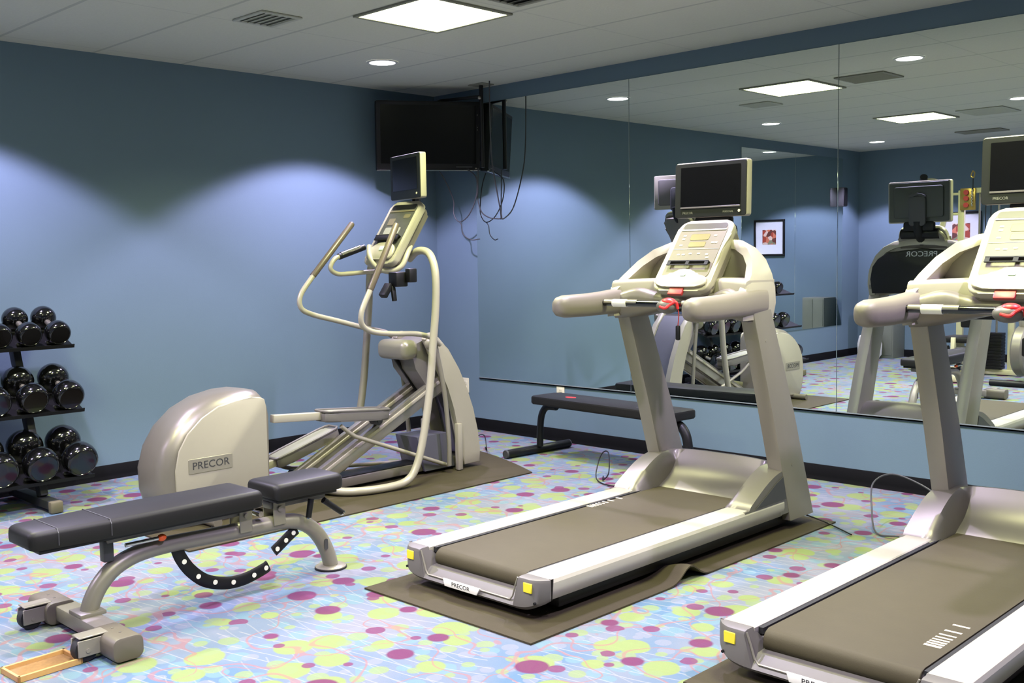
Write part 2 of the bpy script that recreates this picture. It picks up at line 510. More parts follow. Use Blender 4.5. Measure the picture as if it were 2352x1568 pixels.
# mirror sheets on the front wall
MZ0, MZ1 = 0.431, 2.622
xs = [0.490, 2.044, 3.611, 5.178, 6.745]
labs = ['mirror sheet nearest the television corner, from its bare left edge to the first joint',
        'mirror sheet behind the left treadmill, between the two visible joints',
        'mirror sheet behind the right treadmill, right of the joint by the framed picture reflection',
        'mirror sheet at the far right end beyond the right treadmill']
for i in range(4):
    g = Geo().b2(xs[i] + 0.0012, xs[i + 1] - 0.0012, 0, 0.0055, MZ0, MZ1, 0.0015, 1)
    tag(obj('mirror_sheet', g, M['mirror']), labs[i], 'mirror', 'wall mirrors on the right-hand wall')
g = Geo()
g.b2(xs[0], xs[-1], -0.004, WY, MZ0 - 0.009, MZ0 - 0.001)
g.b2(xs[0], xs[-1], -0.004, -0.001, MZ0 - 0.009, MZ0 + 0.004)
tag(obj('mirror_channel', g, M['chan']), 'thin metal channel holding the lower edge of the long wall mirror', 'trim')
# mirror sheets on the left wall, far end of the room
ys = [-4.707, -5.93, -7.17]
for i, lb in enumerate(('mirror sheet on the left wall, half nearer the dumbbells', 'mirror sheet on the left wall, half nearer the far corner')):
    g = Geo().b2(0.0005, 0.006, ys[i + 1] + 0.001, ys[i] - 0.001, MZ0, MZ1, 0.0015, 1)
    tag(obj('mirror_sheet', g, M['mirror']), lb, 'mirror', 'wall mirrors on the left wall')

# recessed square fluorescent lights
def troffer(x, y, label):
    t = thing('ceiling_panel_light', label, 'light', (x, y, H), 'square fluorescent ceiling lights')
    s = 0.292
    g = Geo()
    for a, b, c, d in ((-s - .02, s + .02, -s - .02, -s), (-s - .02, s + .02, s, s + .02), (-s - .02, -s, -s, s), (s, s + .02, -s, s)):
        g.b2(x + a, x + b, y + c, y + d, H - 0.012, H - 0.0005, 0.002, 1)
    obj('frame', g, M['vent'], t)
    obj('diffuser', Geo().b2(x - s, x + s, y - s, y + s, H - 0.008, H - 0.001), M['troffer'], t)
    ld = bpy.data.lights.new('panel_glow', 'AREA'); ld.shape = 'SQUARE'; ld.size = 2 * s - 0.01; ld.energy = PANEL_WATT; ld.color = PANEL_COL[:3]; ld.spread = math.radians(145)
    lo = bpy.data.objects.new('panel_glow', ld); COL.objects.link(lo); lo.parent = t; lo.location = (0, 0, -0.010)
tl = ['square ceiling light at the top of the picture, between treadmills and television',
      'square ceiling light farther back, lower of the two seen in the mirror',
      'square ceiling light above the right treadmill', 'square ceiling light behind the right treadmill row']
for (x, y), lb in zip(TROFFERS, tl): troffer(x, y, lb)

# round downlights
cl = ['round downlight above the elliptical trainer near the television corner', 'round downlight above the dumbbell rack',
      'round downlight in the far left corner, seen in the mirror beside the wall mirror', 'round downlight in front of the mirror near the left treadmill',
      'round downlight behind the left treadmill', 'round downlight near the cable machine',
      'round downlight in front of the mirror at the right end', 'round downlight behind the right treadmill', 'round downlight at the back right of the room']
for (x, y), lb in zip(CANS, cl):
    t = thing('downlight', lb, 'light', (x, y, H), 'round downlights in the ceiling')
    g = Geo().lathe((x, y, H - 0.001), (0, 0, -1), [(0.106, 0), (0.106, 0.005), (0.098, 0.008), (0.088, 0.006), (0.088, 0.0)], 32, caps=False)
    obj('trim_ring', g, M['trimwhite'], t)
    obj('lens', Geo().cyl((x, y, H - 0.0005), (x, y, H - 0.004), 0.089, n=32), M['can'], t)
    ld = bpy.data.lights.new('downlight_beam', 'SPOT'); ld.energy = CAN_WATT; ld.color = CAN_COL
    ld.spot_size = math.radians(119); ld.spot_blend = 0.22; ld.shadow_soft_size = 0.05
    lo = bpy.data.objects.new('downlight_beam', ld); COL.objects.link(lo); lo.parent = t; lo.location = (0, 0, -0.03)

# ceiling air vents
def vent(name, cx, cy, w, d, label, dark, slats=6):
    t = thing(name, label, 'vent', (cx, cy, H), None)
    g = Geo(); f = 0.025
    g.b2(cx - w/2, cx + w/2, cy - d/2, cy - d/2 + f, H - 0.012, H - 0.0005, 0.003, 1)
    g.b2(cx - w/2, cx + w/2, cy + d/2 - f, cy + d/2, H - 0.012, H - 0.0005, 0.003, 1)
    g.b2(cx - w/2, cx - w/2 + f, cy - d/2 + f, cy + d/2 - f, H - 0.012, H - 0.0005, 0.003, 1)
    g.b2(cx + w/2 - f, cx + w/2, cy - d/2 + f, cy + d/2 - f, H - 0.012, H - 0.0005, 0.003, 1)
    obj('frame', g, M['vent'] if dark else M['ventpale'], t)
    obj('backing', Geo().b2(cx - w/2 + f, cx + w/2 - f, cy - d/2 + f, cy + d/2 - f, H - 0.003, H - 0.0005), M['ventdark'] if dark else M['ventpale'], t)
    g = Geo()
    for k in range(slats):
        y = cy - d/2 + f + (k + 0.5) * (d - 2*f) / slats
        g.box((cx, y, H - 0.008), (w - 2*f, (d - 2*f) / slats * 0.55, 0.002), Matrix.Rotation(math.radians(30), 3, 'X'))
    obj('louvre', g, M['vent'] if dark else M['ventpale'], t)
vent('ceiling_vent', 1.54, -2.575, 0.30, 0.26, 'small square air vent in the ceiling left of the large light', False, 5)
vent('ceiling_vent', 2.87, -1.93, 0.40, 0.36, 'dark louvred air vent beside the first ceiling light in the mirror', True, 6)
vent('ceiling_vent', 2.75, -4.72, 0.44, 0.50, 'return air vent beside the farther ceiling light in the mirror', False, 8)
vent('ceiling_vent', 2.05, -6.45, 0.50, 0.30, 'air vent near the cable machine at the back of the room', True, 6)

# outlets
def outlet(cx, cz, label):
    t = thing('wall_outlet', label, 'outlet', (cx, WY, cz), 'wall outlets on the right-hand wall')
    g = Geo().prism(rrect(0.078, 0.122, 0.006, 3, cx, cz), fXZ, WY - 0.006, WY, 0.002)
    obj('cover_plate', g, M['outlet'], t)
    for s in (-1, 1):
        g = Geo().prism(rrect(0.034, 0.030, 0.008, 4, cx, cz + s * 0.022), fXZ, WY - 0.008, WY - 0.005, 0.001)
        g.mi = 1
        for dx in (-0.007, 0.007): g.b2(cx + dx - 0.001, cx + dx + 0.001, WY - 0.0085, WY - 0.0078, cz + s * 0.022 - 0.004, cz + s * 0.022 + 0.005)
        obj('socket', g, [M['outlet'], M['ink']], t)
outlet(0.32, 0.355, 'ivory wall outlet between the elliptical trainer and the flat bench')
outlet(1.37, 0.37, 'ivory wall outlet behind the left end of the flat bench')

# ================================================================== TREADMILL
TX = 3.57
def treadmill(label):
    t = thing('treadmill', label, 'treadmill', (TX, -1.98, 0), 'treadmills facing the mirror')
    X = lambda a: TX + a
    zt = 0.175
    # feet, and under frame widened in black to deepen the shade below the deck
    g = Geo().b2(X(-.37), X(.37), -2.90, -1.0, 0.030, 0.09, 0.01)
    g.b2(X(-.36), X(.36), -1.30, -1.02, 0.03, 0.11, 0.01)
    obj('under_frame', g, M['black'], t)
    for sx in (-1, 1):
        for y in (-2.62, -1.12):
            g = Geo().cyl((X(sx * .27), y, 0.012), (X(sx * .27), y, 0.05), 0.025, 0.016)
            obj('foot', g, M['rubber'], t)
    # side rails
    for sx in (-1, 1):
        prof = [(0.285, 0.150), (0.285, 0.172), (0.290, 0.1755), (0.395, 0.1755), (0.408, 0.171), (0.415, 0.158), (0.416, 0.135), (0.411, 0.112), (0.398, 0.088), (0.385, 0.082), (0.30, 0.082)]
        g = Geo().loft([[(X(sx * a), y, b) for a, b in prof] for y in (-2.995, -1.262)])
        obj('side_rail', g, M['white_al'], t, 25)
    for sx in (-1, 1):
        obj('gap_shade_strip', Geo().b2(X(sx * .268), X(sx * .2865), -2.97, -1.40, 0.148, 0.1695), M['rubber'], t)  # black strip imitating the shade in the gap between rail and belt
    # belt
    r = 0.038; yr, yf = -2.985, -1.15
    pts = []
    zc = 0.168 - r
    for k in range(13):
        a = PI / 2 + PI * k / 12; pts.append((yr + r + r * math.cos(a), zc + r * math.sin(a)))
    pts += [(yf, zc - r), (yf, zc + r)]
    g = Geo().prism(pts, fYZ, X(-.260), X(.260), 0.002, 1)
    obj('belt', g, M['belt'], t)
    g = Geo().cyl((X(-.284), yr + r, zc), (X(.284), yr + r, zc), 0.020, n=16)
    obj('roller', g, M['chrome'], t)
    # deck beneath belt
    obj('deck', Geo().b2(X(-.284), X(.284), -2.90, -1.1, 0.10, 0.148), M['black'], t)
    # rear bumper: full height at the corners, dished under the belt
    rings = []
    for k in range(-30, 31):
        a = k / 30 * 0.416
        q = abs(a)
        s = min(1, max(0, (q - 0.262) / 0.03)); s = s * s * (3 - 2 * s)
        top = 0.084 + (zt - 0.084) * s
        cr = min(1, max(0, (q - 0.27) / 0.146))
        bot = 0.044 + 0.048 * cr ** 2.2
        yb = -3.050 + 0.050 * max(0, (q - 0.34) / 0.076) ** 2.2
        ym = -2.995
        yi = ym + (1 - s) * 0.055; sl = 1 - s
        rings.append([(X(a), yi, bot), (X(a), yb + 0.012, bot), (X(a), yb, bot + 0.012), (X(a), yb + 0.002 * sl, top - 0.014 - 0.012 * sl), (X(a), yb + 0.006 + 0.004 * sl, top - 0.003 - 0.012 * sl), (X(a), yb + 0.02 + 0.020 * sl, top + 0.014 * sl), (X(a), yi, top + 0.022 * sl)])
    g = Geo().loft(rings)
    bp = obj('rear_bumper', g, M['grey_pl'], t, 35)
    # pale scoop edge around the dish
    path = []
    for k in range(0, 41):
        a = -0.285 + 0.57 * k / 40
        s = min(1, max(0, (abs(a) - 0.245) / 0.045)); s = s * s * (3 - 2 * s)
        path.append((X(a), -3.05 + 0.008, 0.074 + (zt - 0.076) * s))
    g = Geo().tube(path, 0.0035, 6, smooth=False)
    obj('bumper_edge', g, M['silver'], t)
    # badge plate
    pl = [(-.115, .083), (.105, .083), (.085, .052), (-.105, .052)]
    g = Geo().prism([(X(a - 0.02), b) for a, b in pl], fXZ, -3.056, -3.048, 0.002)
    g.mi = 1
    g.text('PRECOR', 0.024, frame_M((X(-.028), -3.0563, 0.0675), (1, 0, 0), (0, 0, 1)), 0.0004, sx=1.2)
    obj('badge', g, [M['white'], M['ink']], t)
    for sx in (-1, 1):
        g = Geo().b2(X(sx * .345 - .022), X(sx * .345 + .022), -3.0535, -3.046, 0.122, 0.160, 0.002, 1)
        obj('sticker', g, M['yellow'], t, label='yellow warning sticker')
        g = Geo().cyl((X(sx * .375), -3.0485, 0.085), (X(sx * .375), -3.040, 0.085), 0.005, n=10)
        obj('screw', g, M['black'], t)
    # motor cover: outer shell
    def smst(a): a = min(1, max(0, a)); return a * a * (3 - 2 * a)
    nx, ny = 44, 34
    vs = []; fs = []
    y0, y1 = -1.62, -1.00
    def hz(q, y):
        # q = |x|, height of the shell
        ax = min(1, q / 0.405)
        ridge = 0.352 - 0.03 * ax ** 3
        # arms run back along the rails, the centre starts further forward and is dished
        ystart_c, ystart_a = -1.40, -1.60
        arm = smst((q - 0.262) / 0.028)
        tc = min(1, max(0, (y + 1.40) / 0.20)); zc_ = 0.160 + (ridge - 0.160) * (tc ** 1.15 * (1 - 0.35 * math.sin(PI * tc)))
        ta = min(1, max(0, (y + 1.60) / 0.36)); za = 0.176 + (ridge - 0.176) * math.sin(ta * PI / 2) ** 1.1
        z = zc_ * (1 - arm) + za * arm
        if y > -1.20:
            tf = min(1, (y + 1.20) / 0.20); z = ridge - (ridge - 0.13) * tf ** 2.0
        z *= 1 - 0.0 * ax
        return z
    for i in range(nx + 1):
        a = -0.412 + 0.824 * i / nx
        for j in range(ny + 1):
            y = y0 + (y1 - y0) * j / ny
            q = abs(a)
            z = hz(q, y)
            if y < -1.40 and q < 0.268: z = 0.155
            if y < -1.58: z = min(z, 0.174)
            vs.append((X(a), y, z))
    for i in range(nx):
        for j in range(ny):
            fs.append([i * (ny + 1) + j, (i + 1) * (ny + 1) + j, (i + 1) * (ny + 1) + j + 1, i * (ny + 1) + j + 1])
    # skirt
    base = len(vs); rim = [i * (ny + 1) for i in range(nx + 1)] + [nx * (ny + 1) + j for j in range(1, ny + 1)] + [i * (ny + 1) + ny for i in range(nx - 1, -1, -1)] + [j for j in range(ny - 1, 0, -1)]
    for i in rim: vs.append((vs[i][0], vs[i][1], 0.10 if vs[i][1] > -1.3 else 0.15))
    n = len(rim)
    for k in range(n): fs.append([rim[k], rim[(k + 1) % n], base + (k + 1) % n, base + k])
    g = Geo().add(vs, fs)
    obj('motor_cover', g, M['hood'], t, 50)
    # dark inset cheeks between the arm and the upright
    for sx in (-1, 1):
        poly = [(-1.53, .174), (-1.245, .176), (-1.275, .292), (-1.34, .268), (-1.43, .222)]
        g = Geo().prism(poly, fYZ, X(sx * .4125), X(sx * .4165), 0.001, 1)
        obj('side_cheek', g, M['dgrey'], t)
    # uprights
    for sx in (-1, 1):
        x0, x1 = sx * .335, sx * .415
        def ring(z, ya, yb):
            return [(X(x0), ya, z), (X(x1), ya, z), (X(x1), yb, z), (X(x0), yb, z)]
        rg = [ring(0.055, -1.20, -0.965), ring(0.6, -1.37, -1.17), ring(1.13, -1.555, -1.39)]
        b = bmesh.new(); vv = [[b.verts.new(p) for p in r_] for r_ in rg]
        for i in range(2):
            for k in range(4): b.faces.new([vv[i][k], vv[i][(k + 1) % 4], vv[i + 1][(k + 1) % 4], vv[i + 1][k]])
        b.faces.new(vv[0][::-1]); b.faces.new(vv[2])
        es = [e for e in b.edges if abs(e.verts[0].co.z - e.verts[1].co.z) > 0.1]
        bmesh.ops.bevel(b, geom=es, offset=0.007, segments=2, affect='EDGES', profile=0.5)
        g = Geo().bm(b)
        for z_, y_ in ((0.34, -1.19), (0.98, -1.44)):
            g.cyl((X(x1), y_, z_), (X(x1 + sx * 0.001), y_, z_), 0.006, n=10)
        obj('upright', g, M['silver'], t, 30)
    # arch and dash
    path = [(-.405, 1.085, -1.63, -1.36), (-.412, 1.16, -1.63, -1.345), (-.405, 1.235, -1.60, -1.34), (-.385, 1.30, -1.52, -1.335), (-.345, 1.37, -1.45, -1.325), (-.285, 1.425, -1.40, -1.315), (-.20, 1.462, -1.355, -1.30), (-.10, 1.478, -1.335, -1.285), (0, 1.483, -1.325, -1.275)]
    path = path + [(-a, z, yb, yf_) for a, z, yb, yf_ in path[-2::-1]]
    rings = []
    for i, (a, z, yb, yf_) in enumerate(path):
        pa = path[max(i - 1, 0)]; pb = path[min(i + 1, len(path) - 1)]
        tx, tz = pb[0] - pa[0], pb[1] - pa[1]; L = math.hypot(tx, tz); tx /= L; tz /= L
        nx_, nz_ = -tz, tx     # outward
        h = 0.021
        rr = []
        for (u, w) in ((-1, 1), (-.8, 1.15), (.8, 1.15), (1, 1), (1, -1), (-1, -1)):
            ym, yd = (yb + yf_) / 2, (yf_ - yb) / 2
            rr.append((X(a + nx_ * h * (w - 1)), ym + yd * u, z + nz_ * h * (w - 1)))
        rings.append(rr)
    g = Geo().loft(rings)
    obj('arch', g, M['cream'], t, 60)
    # lower band of the arch opening and the grey dash body below it
    secs = []; band = []
    for k in range(33):
        a = -0.40 + 0.8 * k / 32; q = abs(a); c = math.cos(a / 0.4 * PI / 2)
        yb = -1.615 + 0.10 * c
        hump = 0.030 * math.exp(-((q - 0.27) / 0.075) ** 2)
        zt_ = 1.205 + hump; zb = 1.105 + 0.03 * math.cos(a / 0.4 * PI)
        secs.append([(X(a), yb - 0.015, 1.165), (X(a), yb - 0.010, zt_ - 0.020), (X(a), yb + 0.012, zt_ - 0.002), (X(a), yb + 0.05, zt_), (X(a), -1.345, zt_), (X(a), -1.345, 1.14), (X(a), -1.38, zb), (X(a), yb + 0.04, zb), (X(a), yb - 0.005, 1.130)])
        z1 = 1.285 - 0.012 * (q / 0.4) ** 2; y1_ = -1.600 + 0.135 * c
        band.append([(X(a), y1_ - 0.004, 1.190), (X(a), y1_, z1 - 0.022), (X(a), y1_ + 0.010, z1 - 0.006), (X(a), y1_ + 0.030, z1), (X(a), -1.340, z1), (X(a), -1.340, 1.190)])
    obj('dash', Geo().loft(secs), M['silver_dark'], t, 60)
    obj('arch_base', Geo().loft(band), M['cream'], t, 60)
    # shields filling the arch
    inner = [(-.372, 1.25), (-.362, 1.295), (-.33, 1.355), (-.275, 1.41), (-.195, 1.447), (-.1, 1.465), (0, 1.47)]
    poly = inner + [(-a, z) for a, z in inner[-2::-1]]
    g = Geo().prism([(X(a), z) for a, z in poly], fXZ, -1.345, -1.33)
    obj('shield', g, M['silver'], t)
    bk = [(-.36, 1.10), (-.375, 1.20), (-.36, 1.29), (-.32, 1.345), (-.25, 1.39), (0, 1.415)]
    poly = bk + [(-a, z) for a, z in bk[-2::-1]]
    g = Geo().prism([(X(a), z) for a, z in poly], fXZ, -1.33, -1.30, 0.010)
    obj('back_cover', g, M['black'], t)
    g = Geo().text('PRECOR', 0.052, frame_M((X(0), -1.2985, 1.375), (-1, 0, 0), (0, 0, 1)), 0.0005, sx=1.15)
    obj('back_lettering', g, M['lightink'], t)
    # arms
    for sx in (-1, 1):
        secs = []
        for y, cz, hw, hh in ((-2.060, 1.155, .008, .012), (-2.052, 1.155, .028, .034), (-2.03, 1.154, .042, .048), (-1.99, 1.154, .048, .056), (-1.85, 1.154, .050, .058), (-1.72, 1.158, .048, .060), (-1.62, 1.163, .044, .064), (-1.50, 1.17, .038, .065), (-1.42, 1.17, .034, .065)):
            secs.append([(X(sx * .385) + hw * math.copysign(abs(math.cos(q)) ** .75, math.cos(q)), y, cz + hh * math.copysign(abs(math.sin(q)) ** .75, math.sin(q))) for q in [2 * PI * k / 20 for k in range(20)]])
        obj('armrest', Geo().loft(secs), M['arm'], t, 60)
    # grip bar
    yb, zb = -1.74, 1.163
    g = Geo().cyl((X(-.36), yb, zb), (X(.36), yb, zb), 0.016, n=18)
    gb = obj('grip_bar', g, M['gloss'], t)
    for sx in (-1, 1):
        obj('pulse_sensor', Geo().cyl((X(sx * .125 + (.02 if sx > 0 else 0)), yb, zb + 0.003), (X(sx * .19), yb, zb + 0.003), 0.0162, n=18), M['steel'], gb)
        obj('pulse_sensor', Geo().cyl((X(sx * .275), yb, zb + 0.002), (X(sx * .33), yb, zb + 0.002), 0.0165, n=18), M['steel'], gb)
        g = Geo().cyl((X(sx * .19), yb, zb), (X(sx * .275), yb, zb), 0.020, n=18)
        obj('pulse_grip', g, M['white'], gb)
    # stop switch pod on the grip bar
    g = Geo().sphere((X(0.065), yb - 0.012, zb - 0.010), 0.060, (1.0, 0.8, 0.60), 10)
    pod = obj('stop_pod', g, M['grey_pl'], t)
    g = Geo().sphere((X(0.075), yb - 0.018, zb + 0.012), 0.040, (0.95, 0.8, 0.5), 10)
    obj('stop_button', g, M['red'], pod)
    g = Geo().tube([(X(.05), yb - .055, zb - .010), (X(.085), yb - .062, zb - .016), (X(.10), yb - .045, zb - .002), (X(.125), yb - .03, zb + .012), (X(.13), yb - .02, zb - .02)], 0.007, 8)
    obj('safety_strap', g, M['red'], t)
    g = Geo().tube([(X(.128), yb - .02, zb - .01), (X(.135), yb - .02, zb - .05), (X(.13), yb - .02, zb - .10)], 0.0025, 6)
    obj('safety_cord', g, M['dred'], t)
    obj('safety_clip', Geo().box((X(.13), yb - .02, zb - .135), (.022, .016, .07), None, .006), M['black'], t)
    # console
    P0 = Vector((X(0), -1.578, 1.222)); P1 = Vector((X(0), -1.302, 1.572))
    e2 = (P1 - P0).normalized(); L = (P1 - P0).length; e1 = Vector((1, 0, 0)); e3 = e1.cross(e2)   # e3 faces the user
    if e3.y > 0: e3 = -e3
    C0 = (P0 + P1) / 2
    fc = lambda a, b, d: C0 + e1 * a + e2 * b + e3 * d
    W_ = 0.336
    outer = []
    for a, b in rrect(W_, L, 0.055, 8): outer.append((a * (1.0 - 0.04 * b / L), b))
    g = Geo().prism(outer, fc, -0.035, 0.0, 0.008, 3)
    con = obj('console', g, M['cream'], t, 40)
    g = Geo().prism([(a * .97, b * .98) for a, b in outer], fc, -0.075, -0.03, 0.02, 2)
    obj('console_back', g, M['silver_dark'], con)
    fs_ = [(a, b + 0.025) for a, b in rrect(W_ - 0.058, L - 0.10, 0.035, 6)]
    g = Geo().prism(fs_, fc, 0.0, 0.003)
    obj('console_face', g, M['tan'], con)
    g = Geo().prism([(a, b + 0.183) for a, b in rrect(W_ - 0.075, 0.036, 0.015, 4)], fc, 0.003, 0.0042)
    obj('console_window', g, M['tan2'], con)
    g = Geo().prism([(a, b) for a, b in rrect(W_ - 0.066, 0.010, 0.003, 2, 0, 0.158)], fc, 0.003, 0.006, 0.001)
    g.prism(rrect(W_ - 0.066, 0.003, 0.001, 2, 0, 0.035), fc, 0.003, 0.0045)
    obj('console_rib', g, M['cream'], con)
    g = Geo().prism(rrect(0.10, 0.034, 0.008, 3, -0.005, 0.065), fc, 0.003, 0.0045, 0.001, 1)
    g.prism(rrect(0.115, 0.040, 0.01, 3, -0.005, 0.112), fc, 0.003, 0.0045, 0.001, 1)
    obj('readout', g, M['lcd'], con)
    for i, (a, b) in enumerate([(-.10, .12), (-.10, .10), (.085, .12), (.085, .075), (.105, .075), (-.10, .06), (-.09, 0.0), (-.06, 0.0), (-.02, 0.005), (.03, 0.005), (.08, 0.0), (.09, -.02)]):
        obj('key', Geo().prism(rrect(0.018, 0.009, 0.003, 2, a, b), fc, 0.003, 0.0048), M['outlet'], con)
    # reading rack
    g = Geo()
    g.prism(rrect(0.245, 0.006, 0.002, 2, 0.0, -0.052), fc, 0.003, 0.022)
    g.prism(rrect(0.245, 0.004, 0.002, 2, 0.0, -0.077), fc, 0.018, 0.024)
    for a in (-.112, 0.0, .112): g.prism(rrect(0.02, 0.026, 0.004, 2, a, -0.065), fc, 0.016, 0.022)
    obj('reading_rack', g, M['rubber'], con)
    # lower bulge with start key
    bl = [(-.135, -.200), (-.147, -.155), (-.12, -.140), (-.080, -.130), (-.052, -.108), (0, -.099), (.052, -.108), (.080, -.130), (.12, -.140), (.147, -.155), (.135, -.200), (0, -.208)]
    g = Geo().prism(smooth_poly(bl, 3), fc, 0.0, 0.014, 0.006, 3)
    obj('keypad_bulge', g, M['cream'], con)
    obj('start_key', Geo().prism(rrect(0.034, 0.016, 0.007, 4, 0.0, -0.135), fc, 0.014, 0.017, 0.001), M['green'], con)
    obj('stop_tag', Geo().prism(rrect(0.085, 0.045, 0.006, 2, -0.01, -0.226), fc, -0.012, 0.006, 0.004), M['dred'], con)
    # stay behind the console
    g = Geo().tube([(X(.17), -1.36, 1.50), (X(.16), -1.45, 1.40), (X(.15), -1.52, 1.24)], 0.006, 8)
    obj('console_stay', g, M['cream'], t)
    # television on the console
    tvc = Vector((X(0.0), -1.275, 1.732)); ew = 0.435; eh = 0.285
    tilt = Matrix.Rotation(math.radians(-2), 3, 'X')
    ft = lambda a, b, d: tvc + tilt @ Vector((a, d, b))
    g = Geo().prism(rrect(ew, eh, 0.014, 4), ft, -0.012, 0.032, 0.006, 2)
    tv = obj('screen_housing', g, M['cream'], t)
    g = Geo().prism(rrect(ew - 0.005, eh - 0.006, 0.013, 4, -0.001, -0.002), ft, -0.017, -0.011, 0.002, 1)
    obj('bezel', g, M['bezel'], tv)
    g = Geo().prism(rrect(ew - 0.075, eh - 0.083, 0.003, 2, 0, 0.016), ft, -0.0185, -0.0165)
    obj('screen', g, M['screen'], tv)
    g = Geo().prism(rrect(ew - 0.075, 0.008, 0.002, 2, 0, -0.092), ft, -0.021, -0.0165, 0.001, 1)
    obj('speaker_bar', g, M['grey_pl'], tv)
    g = Geo().text('PRECOR', 0.017, frame_M(ft(-.135, -.119, -.0176), (1, 0, 0), (0, 0, 1)), 0.0003)
    g.text('PERSONAL', 0.013, frame_M(ft(.11, -.119, -.0176), (1, 0, 0), (0, 0, 1)), 0.0003)
    obj('lettering', g, M['vent'], tv)
    obj('power_key', Geo().cyl(ft(.175, -.117, -.020), ft(.175, -.117, -.016), 0.007, n=12), M['outlet'], tv)
    g = Geo().prism(rrect(ew - 0.09, eh - 0.07, 0.02, 4), ft, 0.030, 0.048, 0.008, 2)
    obj('housing_back', g, M['darkback'], tv)
    g = Geo().prism(rrect(0.12, 0.21, 0.03, 4, 0, -0.06), ft, 0.045, 0.07, 0.01, 2)
    g.prism(smooth_poly([(-.055, .045), (0, .062), (.055, .045), (.05, .032), (0, .046), (-.05, .032)], 2), ft, 0.045, 0.073)
    obj('mount_cover', g, M['dgrey'], tv)
    obj('back_panel', Geo().prism(rrect(ew - 0.016, eh - 0.016, 0.012, 4), ft, 0.028, 0.034, 0.002, 1), M['darkback'], tv)
    g = Geo().tube([(X(0), -1.235, 1.60), (X(0), -1.25, 1.53), (X(0), -1.32, 1.46)], 0.035, 12, flat=(1.0, 1.0))
    g.cyl((X(-.13), -1.275, 1.515), (X(.13), -1.275, 1.515), 0.036, n=18)
    g.box((X(0), -1.255, 1.565), (0.22, 0.05, 0.07), None, 0.02)
    obj('screen_mount', g, M['black'], t)
    return t

tread1 = treadmill('left treadmill, complete in view, in front of the mirror')
tread2 = copy_tree(tread1, (5.115, -1.914, 0), 'right treadmill, partly cut off by the right edge of the picture')

def belt_marks(root, x0, y0, dx, length, rev, nm='belt_marking'):
    z = 0.1686
    y = 0
    ws = [.016, .012, .012, .010, .010, .010, .012, .012]
    gaps = [.006, .008, .010, .014, .020, .034, .055, .09]
    for w, gp in zip(ws, gaps):
        yy = y0 + (y if not rev else -y)
        o = obj(nm, Geo().b2(x0, x0 + dx, yy - w / 2, yy + w / 2, z - 0.0004, z, 0), M['beltmark'], root)
        y += w + gp

belt_marks(tread1, 3.290, -1.975, 0.052, 0, False)
belt_marks(tread2, 5.292, -2.69, 0.055, 0, False)

# ================================================================== FLOOR MATS
def floor_mat(label, x0, x1, y0, y1, hf=None, skew=0.0, nx=30, ny=90):
    vs = []; fs = []
    for lay in (0, 1):
        for i in range(nx + 1):
            for j in range(ny + 1):
                u = i / nx; v = j / ny
                x = x0 + (x1 - x0) * u; y = y0 + (y1 - y0) * v
                y -= skew * v ** 6 * u ** 1.5
                z = (hf(x, y) if hf else 0.0) + 0.001 + (0.007 if lay else 0)
                vs.append((x, y, z))
    N = (nx + 1) * (ny + 1)
    for i in range(nx):
        for j in range(ny):
            q = [i * (ny + 1) + j, (i + 1) * (ny + 1) + j, (i + 1) * (ny + 1) + j + 1, i * (ny + 1) + j + 1]
            fs.append(q[::-1]); fs.append([a + N for a in q])
    rim = [i * (ny + 1) for i in range(nx + 1)] + [nx * (ny + 1) + j for j in range(1, ny + 1)] + [i * (ny + 1) + ny for i in range(nx - 1, -1, -1)] + [j for j in range(ny - 1, 0, -1)]
    for k in range(len(rim)):
        a, b = rim[k], rim[(k + 1) % len(rim)]
        fs.append([a, b, b + N, a + N])
    o = obj('floor_mat', Geo().add(vs, fs), M['mat'])
    return tag(o, label, 'mat', 'rubber mats under the machines')
def wave(x, y):
    s = min(1, max(0, (x - 3.80) / 0.26)); s = s * s * (3 - 2 * s)
    return 0.062 * s * math.exp(-((y + 2.20) / 0.075) ** 2)
floor_mat('dark rubber mat under the left treadmill with a buckled right edge', 3.10, 4.075, -3.205, -0.90, wave)
floor_mat('dark rubber mat under the right treadmill', 4.68, 5.65, -3.12, -0.85)
floor_mat('dark rubber mat under the elliptical trainer with one skewed front corner', 1.0, 2.0, -3.42, -0.66, None, 0.33)

